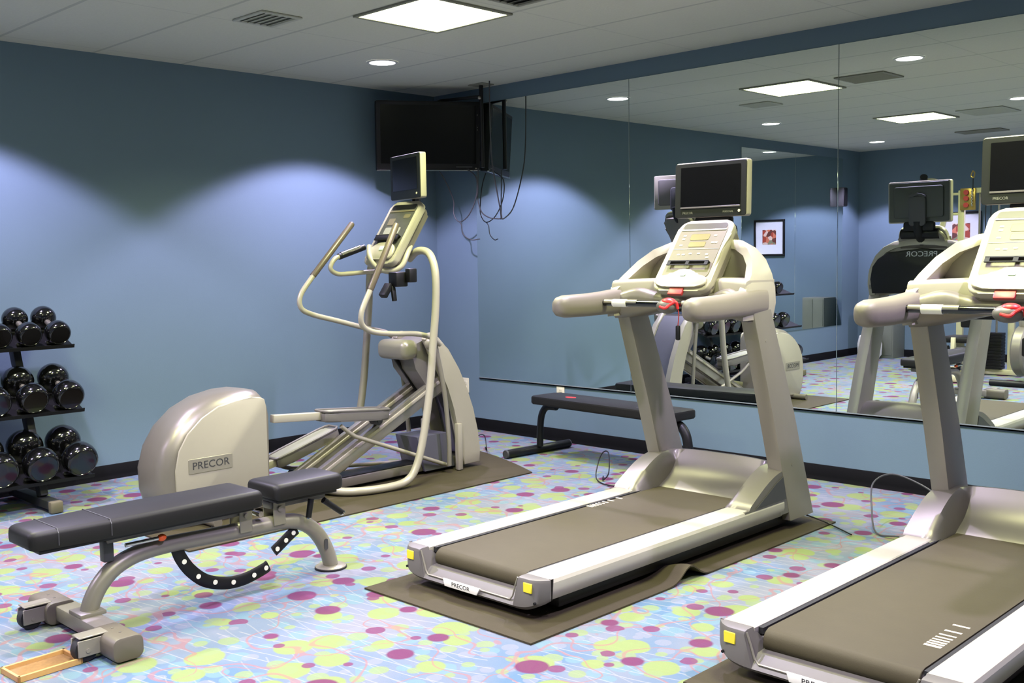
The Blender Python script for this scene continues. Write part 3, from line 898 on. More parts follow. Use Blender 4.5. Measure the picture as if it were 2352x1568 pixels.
# ================================================================== ELLIPTICAL TRAINER
EX = 1.42
def elliptical():
    t = thing('elliptical_trainer', 'silver and cream elliptical trainer with a small screen below the corner television', 'exercise machine', (EX, -2.2, 0.008))
    X = lambda a: EX + a
    Z0 = 0.010
    # housing
    prof = [(-2.70, .035), (-2.695, .30), (-2.69, .60), (-2.70, .655), (-2.73, .688), (-2.80, .700), (-2.90, .698), (-3.02, .675), (-3.14, .62), (-3.24, .535), (-3.305, .435), (-3.338, .32), (-3.335, .20), (-3.305, .10), (-3.26, .035)]
    def sc2(k): return [(-2.70 + (a + 2.70) * k, 0.035 + (b - 0.035) * k) for a, b in prof]
    rings = []
    for dx, k in ((-.168, .90), (-.160, .925), (-.140, .962), (-.115, .985), (-.08, .998), (0, 1.0), (.08, .998), (.115, .985), (.140, .962), (.160, .925), (.168, .90)):
        rings.append([(X(dx), a, b) for a, b in sc2(k)])
    g = Geo().loft(rings)
    hs = obj('flywheel_housing', g, M['silver_dark'], t, 50)
    g = Geo().prism([(-2.705, .05), (-2.705, .60), (-2.715, .640), (-2.745, .655), (-2.80, .660), (-2.90, .655), (-3.00, .632), (-3.10, .58), (-3.185, .505), (-3.238, .42), (-3.262, .32), (-3.262, .22), (-3.24, .12), (-3.205, .05)], fYZ, X(.160), X(.178), 0.008, 2)
    obj('side_cover', g, M['cream'], hs, 35)
    g = Geo().prism([(-2.705, .05), (-2.705, .60), (-2.715, .640), (-2.745, .655), (-2.80, .660), (-2.90, .655), (-3.00, .632), (-3.10, .58), (-3.185, .505), (-3.238, .42), (-3.262, .32), (-3.262, .22), (-3.24, .12), (-3.205, .05)], fYZ, X(-.178), X(-.160), 0.008, 2)
    obj('side_cover', g, M['cream'], hs, 35)
    for s in (1, -1):
        g = Geo().prism(rrect(0.26, 0.078, 0.006, 3, -3.06, 0.330), fYZ, X(s * .177), X(s * .181), 0.001, 1)
        g.mi = 1
        g.text('PRECOR', 0.056, frame_M((X(s * .1814), -3.06, 0.330), (0, s, 0), (0, 0, 1)), 0.0006, sx=1.05)
        obj('badge', g, [M['silver'], M['ink']], hs)
    for y, z in ((-3.22, .17), (-3.27, .19)):
        pass
    # base beam and stabilisers
    g = Geo().b2(X(-.07), X(.09), -2.75, -1.12, 0.028, 0.085, 0.01)
    obj('base_beam', g, M['silver_dark'], t)
    obj('beam_cap', Geo().b2(X(-.06), X(.08), -2.70, -1.30, 0.085, 0.092, 0.003), M['black'], t)
    g = Geo().tube([(X(-.30), -3.10, .035), (X(.30), -3.10, .035)], 0.026, smooth=False)
    obj('rear_stabiliser', g, M['silver_dark'], t)
    for s in (-1, 1):
        for y in (-3.10,):
            obj('foot', Geo().cyl((X(s * .27), y, Z0), (X(s * .27), y, .03), .022), M['rubber'], t)
    # ramp
    for s in (-1, 1):
        x = X(.085 * s + .02)
        g = Geo().beam((x, -2.50, 0.030), (x, -1.34, 0.600), 0.105, 0.040, (1, 0, 0), 0.006)
        b = g.v
        obj('ramp_rail', g, M['steel'], t, 30)
        g = Geo().beam((x + .025, -2.45, 0.078), (x + .025, -1.38, 0.604), 0.020, 0.012, (1, 0, 0), 0.003)
        obj('roller_track', g, M['cream'], t)
    g = Geo().cyl((X(-.16), -2.34, 0.125), (X(.20), -2.34, 0.125), 0.02)
    obj('ramp_axle', g, M['black'], t)
    # pedals with arms
    def pedal(x, p0, p1, w=.14):
        p0 = Vector((x, *p0)); p1 = Vector((x, *p1)); d = (p1 - p0).normalized(); n = Vector((1, 0, 0)).cross(d)
        if n.z < 0: n = -n
        L = (p1 - p0).length
        f = lambda a, b, h: p0 + d * a + Vector((1, 0, 0)) * b + n * h
        out = [(0, -w * .36), (0.02, -w * .46), (.10, -w * .5), (L - .08, -w * .5), (L - .02, -w * .44), (L, -w * .3), (L, w * .3), (L - .02, w * .44), (L - .08, w * .5), (.10, w * .5), (0.02, w * .46), (0, w * .36)]
        g = Geo().prism(out, f, -0.045, 0.012, 0.012, 2)
        pd = obj('pedal', g, M['grey_pl'], t)
        g = Geo().prism([(.02 + (a - .02) * .93, b * .86) for a, b in out], f, 0.010, 0.016, 0.002, 1)
        obj('tread_pad', g, M['vent'], pd)
        # raised rim
        rim = [f(a, b * .95, 0.018) for a, b in out]
        g = Geo().tube(rim + [rim[0]], 0.008, 6, smooth=False)
        obj('pedal_rim', g, M['grey_pl'], pd)
        return pd
    pedal(X(.165), (-2.34, .510), (-1.86, .470))
    pedal(X(-.15), (-2.47, .215), (-2.02, .350))
    g = Geo().beam((X(.155), -2.66, .520), (X(.155), -2.22, .490), 0.045, 0.045, (1, 0, 0), 0.006)
    obj('pedal_arm', g, M['cream'], t)
    g = Geo().beam((X(-.14), -2.66, .170), (X(-.14), -2.36, .225), 0.045, 0.045, (1, 0, 0), 0.006)
    obj('pedal_arm', g, M['cream'], t)
    for s, p in ((1, (-1.90, .425)), (-1, (-2.06, .30))):
        g = Geo().cyl((X(s * .09), p[0], p[1] - .01), (X(s * .155), p[0], p[1] - .01), 0.028, n=18)
        g.cyl((X(s * .155), p[0], p[1] - .01), (X(s * .160), p[0], p[1] - .01), 0.014, n=10)
        obj('roller_wheel', g, M['dgrey'], t)
    # connecting rods from the pedals to the rocker arms
    g = Geo().tube([(X(.215), -2.23, .43), (X(.20), -2.13, .36), (X(.19), -2.02, .315), (X(.135), -1.33, .05)], 0.013, 10, sub=4)
    obj('connecting_rod', g, M['cream'], t)
    g = Geo().tube([(X(-.215), -2.40, .17), (X(-.21), -2.2, .12), (X(-.15), -1.38, .05)], 0.013, 10, sub=4)
    obj('connecting_rod', g, M['cream'], t)
    # tower
    for s in (-1, 1):
        fin = [(-1.055, .035), (-1.058, .12), (-1.075, .25), (-1.112, .40), (-1.165, .54), (-1.235, .68), (-1.325, .815), (-1.40, .895), (-1.455, .93), (-1.50, .925), (-1.52, .89), (-1.47, .80), (-1.40, .69), (-1.335, .56), (-1.285, .42), (-1.25, .26), (-1.225, .10), (-1.20, .035)]
        g = Geo().prism(fin, fYZ, X(s * .118), X(s * .165), 0.012, 2)
        obj('tower_fin', g, M['cream'], t, 40)
        g = Geo().b2(X(s * .17 - .018), X(s * .17 + .018), -1.275, -1.235, 0.012, 0.32, 0.006)
        obj('tower_post', g, M['cream'], t)
    rings = []
    for (a, b), (c, d) in zip([(-1.075, .05), (-1.078, .12), (-1.095, .25), (-1.132, .40), (-1.185, .54), (-1.255, .68), (-1.345, .815), (-1.42, .885)], [(-1.12, .05), (-1.122, .12), (-1.14, .25), (-1.176, .39), (-1.228, .53), (-1.295, .66), (-1.38, .78), (-1.45, .85)]):
        rings.append([(X(-.125), a, b), (X(.125), a, b), (X(.125), c, d), (X(-.125), c, d)])
    tp = obj('tower_front', Geo().loft(rings), M['dgrey2'] if 'dgrey2' in M else M['grey_pl'], t, 30)
    obj('seam', Geo().b2(X(-.10), X(.10), -1.128, -1.112, .385, .392), M['black'], tp)
    g = Geo().text('PRECOR', 0.05, frame_M((X(0), -1.098, .32), (-1, 0, 0), (0, -.13, .98)), 0.002)
    obj('front_lettering', g, M['lightink'], tp)
    g = Geo().loft([[(X(-.11), -1.50, .03), (X(.11), -1.50, .03), (X(.11), -1.24, .03), (X(-.11), -1.24, .03)], [(X(-.11), -1.56, .26), (X(.11), -1.56, .26), (X(.11), -1.30, .26), (X(-.11), -1.30, .26)]])
    obj('lift_housing', g, M['dgrey2'], t)
    g = Geo().loft([[(X(-.112), -1.60, .845), (X(.112), -1.60, .845), (X(.112), -1.44, .90), (X(-.112), -1.44, .90)], [(X(-.112), -1.56, .70), (X(.112), -1.56, .70), (X(.112), -1.38, .72), (X(-.112), -1.38, .72)], [(X(-.10), -1.40, .50), (X(.10), -1.40, .50), (X(.10), -1.27, .54), (X(-.10), -1.27, .54)]])
    obj('ramp_shroud', g, M['grey_pl'], t, 30)
    g = Geo().beam((X(-.03), -1.615, .775), (X(-.03), -1.412, .515), 0.028, 0.012, (1, 0, 0), 0.003)
    obj('slot', g, M['black'], t)
    g = Geo().b2(X(-.16), X(.13), -1.668, -1.535, .762, .888, .045, 5)
    obj('pivot_cover', g, M['silver'], t, 60)
    for s in (-1, 1):
        g = Geo().lathe((X(s * .15), -1.47, .865), (s, 0, 0), [(.045, 0), (.045, .03), (.036, .045), (.018, .05), (.018, .06), (.001, .062)], 20)
        obj('pivot_hub', g, M['cream'], t)
    # moving arms
    pr = [(.215, -1.44, .855), (.225, -1.52, .905), (.235, -1.66, .938), (.265, -1.86, .952), (.285, -2.03, .975), (.295, -2.115, 1.02), (.30, -2.12, 1.10), (.30, -2.05, 1.23)]
    pl = [(-.215, -1.44, .870), (-.225, -1.53, .922), (-.235, -1.68, .958), (-.265, -1.88, 1.015), (-.285, -2.06, 1.065), (-.295, -2.135, 1.11), (-.30, -2.13, 1.19), (-.30, -2.03, 1.31)]
    tips = [(.30, -1.84, 1.612), (-.30, -1.715, 1.638)]
    for pts, tip, s in ((pr, tips[0], 1), (pl, tips[1], -1)):
        P_ = [(X(a), b, c) for a, b, c in pts]
        arm = obj('moving_arm', Geo().tube(P_, 0.0165, 12, sub=6), M['cream'], t)
        a = Vector(P_[-1]); b_ = Vector((X(tip[0]), tip[1], tip[2]))
        g = Geo().rings([(a - (b_ - a) * .02, .017), (a, .0195), (b_ - (b_ - a) * .02, .0195), (b_, .015)], 16)
        obj('grip', g, M['grip'], arm)
        d = (b_ - a).normalized()
        g = Geo().beam(a + Vector((-.013, -.0135, 0)), b_ + Vector((-.013, -.0135, -.02)), 0.012, 0.006, (1, 0, 0), 0.002)
        obj('grip_strip', g, M['black'], arm)
    # rocker lower arms
    for s in (-1, 1):
        g = Geo().tube([(X(s * .19), -1.46, .86), (X(s * .20), -1.40, .55), (X(s * .20), -1.37, .25), (X(s * .19), -1.36, .06)], 0.015, 10)
        obj('rocker_arm', g, M['silver'], t)
    # outer frame tubes
    for s in (-1, 1):
        pts = [(.06, -1.55, 1.40), (.14, -1.55, 1.448), (.23, -1.55, 1.445), (.295, -1.56, 1.395), (.328, -1.565, 1.29), (.333, -1.575, 1.10), (.332, -1.605, .85), (.332, -1.64, .58), (.332, -1.70, .30), (.330, -1.76, .13), (.325, -1.83, .055), (.315, -1.95, .036), (.28, -2.12, .036), (.20, -2.22, .036), (.06, -2.26, .036)]
        g = Geo().tube([(X(s * a), b, c) for a, b, c in pts], 0.0245, 14, sub=5)
        obj('frame_tube', g, M['cream'] if s > 0 else M['silver'], t)
    # console
    P0 = Vector((X(0.0), -1.765, 1.375)); P1 = Vector((X(0.0), -1.495, 1.768))
    e2 = (P1 - P0).normalized(); L = (P1 - P0).length; e1 = Vector((1, 0, 0)); e3 = e1.cross(e2)
    if e3.y > 0: e3 = -e3
    C0 = (P0 + P1) / 2
    fc = lambda a, b, d: C0 + e1 * a + e2 * b + e3 * d
    Wc = 0.30
    g = Geo().prism(rrect(Wc, L, 0.045, 6), fc, -0.045, 0.0, 0.010, 3)
    con = obj('console', g, M['cream'], t, 40)
    g = Geo().prism(rrect(Wc * .92, L * .94, 0.04, 5), fc, -0.095, -0.04, 0.025, 2)
    obj('console_back', g, M['silver_dark'], con)
    obj('console_face', Geo().prism(rrect(Wc - 0.05, L - 0.075, 0.025, 4, 0, 0.012), fc, 0.0, 0.003), M['dusk'], con)
    obj('console_window', Geo().prism(rrect(Wc - 0.07, 0.036, 0.012, 3, 0, .192), fc, 0.003, 0.0042), M['black'], con)
    obj('console_rib', Geo().prism(rrect(Wc - 0.054, 0.010, 0.003, 2, 0, .160), fc, 0.003, 0.006), M['tan'], con)
    g = Geo().prism(rrect(0.15, 0.05, 0.008, 3, -.01, .01), fc, 0.003, 0.0045)
    obj('readout', g, M['vent'], con)
    obj('key', Geo().prism(rrect(0.06, 0.03, 0.006, 3, .07, .12), fc, 0.003, 0.0045), M['tan'], con)
    obj('key', Geo().prism(rrect(0.06, 0.05, 0.006, 3, -.06, .08), fc, 0.003, 0.0045), M['tan'], con)
    g = Geo().prism(rrect(0.225, 0.007, 0.002, 2, 0, -.040), fc, 0.003, 0.028).prism(rrect(0.225, 0.035, 0.006, 2, 0, -.058), fc, 0.018, 0.028, 0.003)
    obj('reading_rack', g, M['black'], con)
    bl = [(-.11, -.205), (-.12, -.14), (-.08, -.10), (0, -.088), (.08, -.10), (.12, -.14), (.11, -.205), (0, -.215)]
    obj('keypad_bulge', Geo().prism(smooth_poly(bl, 3), fc, 0.0, 0.018, 0.007, 3), M['cream'], con)
    obj('start_key', Geo().prism(rrect(0.04, 0.03, 0.007, 4, 0.0, -0.135), fc, 0.018, 0.021, 0.001), M['green'], con)
    # fixed handlebar: a grip wing on the far side and a loop under the console
    pts = [(.02, -1.66, 1.335), (.13, -1.65, 1.325), (.205, -1.68, 1.322), (.238, -1.79, 1.315), (.247, -1.885, 1.315), (.25, -1.935, 1.350), (.25, -1.905, 1.405), (.25, -1.85, 1.43)]
    fh = obj('fixed_handlebar', Geo().tube([(X(-a), b, c) for a, b, c in pts], 0.015, 12), M['cream'], t)
    obj('handle_grip', Geo().cyl((X(-.25), -1.868, 1.423), (X(-.25), -1.665, 1.482), 0.0205, 0.0195, 16), M['black'], fh)
    obj('pulse_sensor', Geo().cyl((X(-.25), -1.850, 1.4335), (X(-.25), -1.70, 1.4775), 0.0195, 0.0190, 16), M['chrome'], fh)
    lp = [(1.293, -1.720, 1.487), (1.350, -1.760, 1.417), (1.418, -1.760, 1.354), (1.478, -1.740, 1.329), (1.535, -1.720, 1.331), (1.568, -1.680, 1.362), (1.569, -1.640, 1.427), (1.538, -1.580, 1.489)]
    obj('handle_loop', Geo().tube(lp, 0.017, 12), M['cream'], t)
    # bottle holder hanging below the console
    g = Geo().b2(X(.235), X(.315), -1.865, -1.775, 1.235, 1.325, 0.008).b2(X(.315), X(.36), -1.80, -1.74, 1.26, 1.345, 0.008)
    bh = obj('bottle_holder', g, M['black'], t)
    g = Geo().beam((X(.25), -1.87, 1.25), (X(.26), -1.93, 1.18), 0.05, 0.035, bev=.005).beam((X(.27), -1.86, 1.24), (X(.285), -1.86, 1.15), 0.028, 0.02, bev=.004)
    obj('holder_bracket', g, M['black'], bh)
    # small screen, turned slightly away
    c = Vector((X(-.01), -1.49, 1.925)); Rz = Matrix.Rotation(math.radians(-14), 3, 'Z')
    f = lambda a, b, d: c + Rz @ Vector((a, d, b))
    tv = obj('screen_housing', Geo().prism(rrect(.43, .285, .014, 4), f, -.012, .030, .006, 2), M['cream'], t)
    obj('bezel', Geo().prism(rrect(.426, .280, .013, 4), f, -.017, -.011, .002, 1), M['bezel'], tv)
    obj('screen', Geo().prism(rrect(.35, .20, .003, 2, 0, .016), f, -.0185, -.0165), M['screen'], tv)
    obj('power_key', Geo().cyl(f(.165, -.112, -.020), f(.165, -.112, -.016), .007, n=12), M['outlet'], tv)
    obj('housing_back', Geo().prism(rrect(.35, .22, .02, 4), f, .025, .048, .01, 2), M['grey_pl'], tv)
    g = Geo().prism(rrect(.11, .20, .03, 4, 0, -.06), f, .045, .07, .01, 2)
    obj('mount_cover', g, M['dgrey'], tv)
    obj('screen_mount', Geo().tube([(X(0), -1.42, 1.80), (X(0), -1.44, 1.72), (X(0), -1.50, 1.66)], .03, 12), M['black'], t)
    return t
M['dgrey2'] = mat('slate_grey_plastic', srgb(86, 86, 92), 0.45)
elliptical()

# ================================================================== ADJUSTABLE BENCH
def adj_bench():
    BX = 2.73
    t = thing('weight_bench', 'adjustable weight bench with black pads and a curved silver frame in the foreground', 'bench', (BX, -3.75, 0))
    X = lambda a: BX + a
    fr = [(0, -4.232, .075), (0, -4.215, .125), (0, -4.180, .180), (0, -4.120, .232), (0, -4.03, .264), (0, -3.90, .274), (0, -3.72, .270), (0, -3.52, .266), (0, -3.38, .264), (0, -3.29, .250), (0, -3.215, .208), (0, -3.165, .150), (0, -3.13, .08), (0, -3.112, .016)]
    g = Geo().tube([(X(a), b, c) for a, b, c in fr], 0.034, 18, sub=5, flat=(1.0, 1.0))
    obj('frame', g, M['silver'], t)
    g = Geo().lathe((X(0), -3.112, 0.001), (0, 0, 1), [(.070, 0), (.070, .010), (.062, .014), (.035, .016)], 28)
    ft = obj('front_foot', g, M['silver'], t)
    obj('foot_pad', Geo().cyl((X(0), -3.112, 0.0005), (X(0), -3.112, .008), .073, n=28), M['rubber'], ft)
    # rear cross bar with rubber end covers and wheels
    g = Geo().box((X(0.02), -4.245, .050), (.44, .085, .060), None, .008)
    g.box((X(0), -4.235, .085), (.11, .10, .016), None, .004)
    cb = obj('rear_crossbar', g, M['silver'], t)
    for s in (-1, 1):
        xx = X(.02 + s * .285)
        prof = rrect(.115, .088, .028, 4, -4.265, .050)
        g = Geo().prism(prof, fYZ, xx - .095, xx + .095, .008, 2)
        e = obj('end_cover', g, M['grey_pl2'], t)
        for q in (-.03, .03):
            obj('cover_screw', Geo().cyl((xx + q, -4.265, .0935), (xx + q, -4.265, .0955), .005, n=8), M['steel'], e)
        # transport wheel in a silver fork behind the crossbar
        wx = X(.02 + s * .245)
        g = Geo().lathe((wx - .022, -4.365, .045), (1, 0, 0), [(.012, 0), (.042, .002), (.045, .008), (.045, .036), (.042, .042), (.012, .044)], 24)
        w = obj('wheel', g, M['rubber'], t)
        g = Geo().b2(wx - .032, wx - .025, -4.40, -4.29, .025, .085, .002, 1).b2(wx + .025, wx + .032, -4.40, -4.29, .025, .085, .002, 1).b2(wx - .032, wx + .032, -4.395, -4.29, .090, .096, .002, 1)
        g.cyl((wx - .035, -4.365, .045), (wx + .035, -4.365, .045), .008, n=12)
        obj('wheel_fork', g, M['silver'], t)
    # pads
    def pad(name, y0, y1, w0, w1, z0, z1, seams, tiltz=0.0):
        n = 18; rings = []
        ys_ = [0, .004, .015, .03] + [.03 + (y1 - y0 - .06) * k / 10 for k in range(1, 10)] + [y1 - y0 - .03, y1 - y0 - .015, y1 - y0 - .004, y1 - y0]
        Lp = y1 - y0
        for q in ys_:
            u = q / Lp; w = w0 + (w1 - w0) * min(1, u / .35)
            e = min(q, Lp - q); ins = 0.0
            if e < .03: ins = .03 - math.sqrt(max(0, .03 ** 2 - (.03 - e) ** 2))
            ww = w / 2 - ins * .6; zt_ = z1 - ins * .55; zb_ = z0 + ins * .4
            for sy in seams:
                if abs(y0 + q - sy) < .012: zt_ -= .0
            sh = tiltz * u
            rings.append([(X(-ww + .004), y0 + q, zb_ + sh), (X(-ww), y0 + q, zb_ + .01 + sh), (X(-ww), y0 + q, zt_ - .018 + sh), (X(-ww + .006), y0 + q, zt_ - .005 + sh), (X(-ww + .02), y0 + q, zt_ + sh), (X(ww - .02), y0 + q, zt_ + sh), (X(ww - .006), y0 + q, zt_ - .005 + sh), (X(ww), y0 + q, zt_ - .018 + sh), (X(ww), y0 + q, zb_ + .01 + sh), (X(ww - .004), y0 + q, zb_ + sh)])
        p = obj(name, Geo().loft(rings), M['vinyl'], t, 60)
        for sy in seams:
            u = (sy - y0) / Lp; w = (w0 + (w1 - w0) * min(1, u / .35)) / 2
            g = Geo().tube([(X(-w - .001), sy, z0 + .01), (X(-w - .001), sy, z1 - .015), (X(-w + .012), sy, z1 + .001), (X(w - .012), sy, z1 + .001), (X(w + .001), sy, z1 - .015), (X(w + .001), sy, z0 + .01)], .0022, 6, smooth=False)
            obj('seam', g, M['dgrey'], p)
        return p
    bpz = pad('back_pad', -4.475, -3.53, .215, .268, .382, .452, (-4.375, -4.185))
    obj('pad_board', Geo().b2(X(-.10), X(.10), -4.44, -3.56, .366, .384, .004), M['black'], t)
    pad('seat_pad', -3.465, -3.105, .235, .225, .385, .455, ())
    obj('pad_board', Geo().b2(X(-.09), X(.09), -3.44, -3.13, .368, .387, .004), M['black'], t)
    # brackets and hinge plates
    for y in (-3.565, -3.40):
        for s in (-1, 1):
            g = Geo().box((X(s * .040), y, .315), (.006, .060, .105), None, .002, 1)
            g.cyl((X(s * .044), y, .335), (X(s * .052), y, .335), .012, n=14)
            obj('bracket', g, M['silver'], t)
    g = Geo().b2(X(-.03), X(.03), -4.16, -3.56, .335, .368, .006)
    obj('back_support', g, M['grey_pl'], t)
    g = Geo().b2(X(-.03), X(.03), -3.44, -3.15, .335, .368, .006)
    obj('seat_support', g, M['grey_pl'], t)
    obj('support_prop', Geo().b2(X(-.02), X(.02), -4.17, -4.13, .262, .345, .004), M['dgrey'], t)
    obj('hinge_bolt', Geo().cyl((X(-.055), -3.50, .33), (X(.055), -3.50, .33), .012, n=14), M['chrome'], t)
    # ladder arcs with holes (bright inserts)
    def arc(pts, w, holes):
        P_ = [Vector((X(.0), a, b)) for a, b in pts]
        g = Geo().tube(P_, w, 8, sub=6, flat=(.28, 1.0), up=(1, 0, 0))
        a_ = obj('ladder_arc', g, M['black'], t, 30)
        for h in holes:
            g = Geo().cyl((X(-.0085), h[0], h[1]), (X(.0085), h[0], h[1]), .0105, n=12)
            obj('ladder_hole', g, M['white'], a_)
    arc([(-3.862, .250), (-3.845, .205), (-3.805, .145), (-3.74, .088), (-3.65, .056), (-3.56, .052), (-3.47, .072), (-3.44, .084)], .027, [(-3.835, .190), (-3.775, .115), (-3.70, .073), (-3.615, .053), (-3.515, .060), (-3.455, .078)])
    arc([(-3.29, .215), (-3.325, .195), (-3.37, .165), (-3.41, .140)], .026, [(-3.31, .203), (-3.35, .178), (-3.395, .149)])
    # adjustment pins and levers
    g = Geo().cyl((X(.052), -4.10, .322), (X(.052), -3.965, .322), .008, n=12)
    lv = obj('pull_pin', g, M['chrome'], t)
    g = Geo().sphere((X(.052), -3.95, .322), .016, (1, 1.2, .9), 8)
    obj('pin_knob', g, M['orange'], lv)
    for s, (pa, pb) in ((0, ((-3.245, .352), (-3.265, .272))), (1, ((-3.18, .335), (-3.085, .262)))):
        g = Geo().cyl((X(.055), *pa), (X(.06), *pb), .014, .013, 14)
        h = obj('lever_grip', g, M['black'], t)
        g = Geo().cyl((X(.06), *pb), (X(.0602), pb[0] + (.006 if s else -.001), pb[1] - .005), .0135, n=12)
        obj('lever_end', g, M['chrome'], h)
    obj('warning_label', Geo().prism(rrect(.02, .05, .008, 3, -3.158, .125), lambda a, b, d: (X(.0) + d, a, b), .0335, .0352), M['dgrey'], t)
    return t
M['grey_pl2'] = mat('olive_grey_plastic', srgb(92, 86, 72), 0.5)
adj_bench()

# ================================================================== FLAT BENCH BY THE MIRROR
def flat_bench():
    t = thing('flat_bench', 'low flat bench with a black pad and black legs under the mirror', 'bench', (2.25, -.50, 0))
    a0 = math.radians(-4.5); c = Vector((2.25, -.505, 0)); e1 = Vector((math.cos(a0), math.sin(a0), 0)); e2 = Vector((-math.sin(a0), math.cos(a0), 0))
    f = lambda a, b, z: c + e1 * a + e2 * b + Vector((0, 0, z))
    obj('pad', Geo().prism(rrect(1.27, .275, .035, 5), f, .378, .432, .012, 3), M['vinyl'], t)
    obj('pad_frame', Geo().prism(rrect(1.12, .07, .01, 2), f, .352, .380), M['black'], t)
    obj('logo', Geo().prism(smooth_poly([(-.05, 0), (0, .03), (.05, 0), (0, -.03)], 4), lambda a, b, z: f(a - .36, b - .0, z), .4318, .4328), M['red'], t)
    for s in (-1, 1):
        g = Geo().tube([f(s * .50, 0, .355), f(s * .60, 0, .345), f(s * .655, 0, .285), f(s * .675, 0, .18), f(s * .68, 0, .055)], .03, 12, flat=(1, .8))
        obj('leg', g, M['black'], t)
        p0, p1 = f(s * .70, -.30, .032), f(s * .70, .30, .032)
        b = obj('foot_bar', Geo().cyl(p0, p1, .03, n=16), M['black'], t)
        for p, q in ((p0, -1), (p1, 1)):
            obj('end_cap', Geo().cyl(p + e2 * q * .0, p + e2 * q * .012, .031, .028, 16), M['dgrey'], b)
flat_bench()

# ================================================================== DUMBBELL RACK
tiers = [  # rear head (x,z), front head (x,z), first y, pitch, radius, count
    ((.195, 1.085), (.395, 1.005), -3.345, .166, .072, 10),
    ((.295, .728), (.500, .645), -3.345, .205, .088, 8),
    ((.365, .350), (.590, .275), -3.335, .222, .100, 8)]
M['slate'] = mat('dark_slate_paint', srgb(40, 42, 42), .5)
def rack():
    t = thing('dumbbell_rack', 'black three-tier dumbbell rack against the blue wall at the left', 'rack', (.42, -4.2, 0))
    y0, y1 = -5.20, -3.255
    for (xr, zr), (xf, zf), ya, pt, r, n in tiers:
        d = Vector((xf - xr, 0, zf - zr)).normalized(); up = Vector((-d.z, 0, d.x))
        a = Vector((xr, 0, zr)) - d * .05 - up * (r + .012); b = Vector((xf, 0, zf)) + d * .045 - up * (r + .012)
        prof = [a + up * .03, a, b, b + up * .022, b + up * .022 - d * .005, b - d * .006 + up * .006, a + d * .006 + up * .006, a + d * .006 + up * .03]
        g = Geo().loft([[p + Vector((0, y, 0)) for p in prof] for y in (y0, y1)])
        obj('tray', g, M['black'], t)
        for k in range(n):
            y = ya - k * pt
            for e, w in ((.22, .020), (.78, .020)):
                c = a.lerp(b, e) + Vector((0, y, 0)) + up * .012
                g = Geo().box(c, (.035, r * 1.5, .016), None, .005)
                if k < 4: obj('cradle', g, M['dgrey'], t)
    for y in (-3.52, -4.93):
        g = Geo().beam((.155, y, 1.00), (.50, y, .07), .07, .045, (0, 1, 0), .006)
        obj('upright', g, M['slate'], t)
        g = Geo().beam((.06, y, .045), (.66, y, .045), .07, .05, (0, 0, 1), .008)
        b = obj('foot_bar', g, M['slate'], t)
        obj('foot_cap', Geo().b2(.655, .70, y - .036, y + .036, .002, .07, .01), M['cork2'], b)
    g = Geo().b2(.10, .14, -4.93, -3.52, .05, .10, .006)
    obj('stretcher', g, M['dgrey'], t)
M['cork2'] = mat('tan_rubber_cap', srgb(98, 92, 68), .6)
rack()
protos = []
for ti, ((xr, zr), (xf, zf), ya, pt, r, n) in enumerate(tiers):
    nm = ('top', 'middle', 'bottom')[ti]
    ordw = ['at the right-hand end', 'second from the right-hand end', 'third from the right-hand end', 'fourth from the right-hand end', 'fifth from the right-hand end', 'sixth from the right-hand end', 'seventh from the right-hand end', 'eighth from the right-hand end', 'ninth from the right-hand end', 'tenth from the right-hand end']
    proto = None
    for k in range(n):
        y = ya - k * pt
        lb = 'black round-headed dumbbell on the %s tier of the rack, %s' % (nm, ordw[k])
        if proto is None:
            A = Vector((xr, y, zr)); B = Vector((xf, y, zf)); d = (B - A).normalized()
            t = thing('dumbbell', lb, 'dumbbell', tuple((A + B) / 2 - Vector((0, 0, r))), 'dumbbells on the %s tier' % nm)
            ROOTS[t.name] = (A + B) / 2 - Vector((0, 0, r))
            g = Geo().cyl(A, B, .017, n=14)
            obj('handle', g, M['steel'], t)
            for p, q in ((A, -1), (B, 1)):
                h = .060 * (r / .085)
                g = Geo().lathe(p - d * q * h, d * q, [(.022, -.010), (r * .50, -.004), (r * .80, h * .18), (r * .96, h * .52), (r, h * .9), (r * .99, h * 1.25), (r * .93, h * 1.6), (r * .82, h * 1.80), (r * .76, h * 1.84), (r * .74, h * 1.80), (.001, h * 1.80)], 28)
                obj('head', g, M['gloss'], t, 30)
            proto = t
        else:
            c = copy_tree(proto, tuple(ROOTS[proto.name] + Vector((0, -k * pt, 0))), lb)

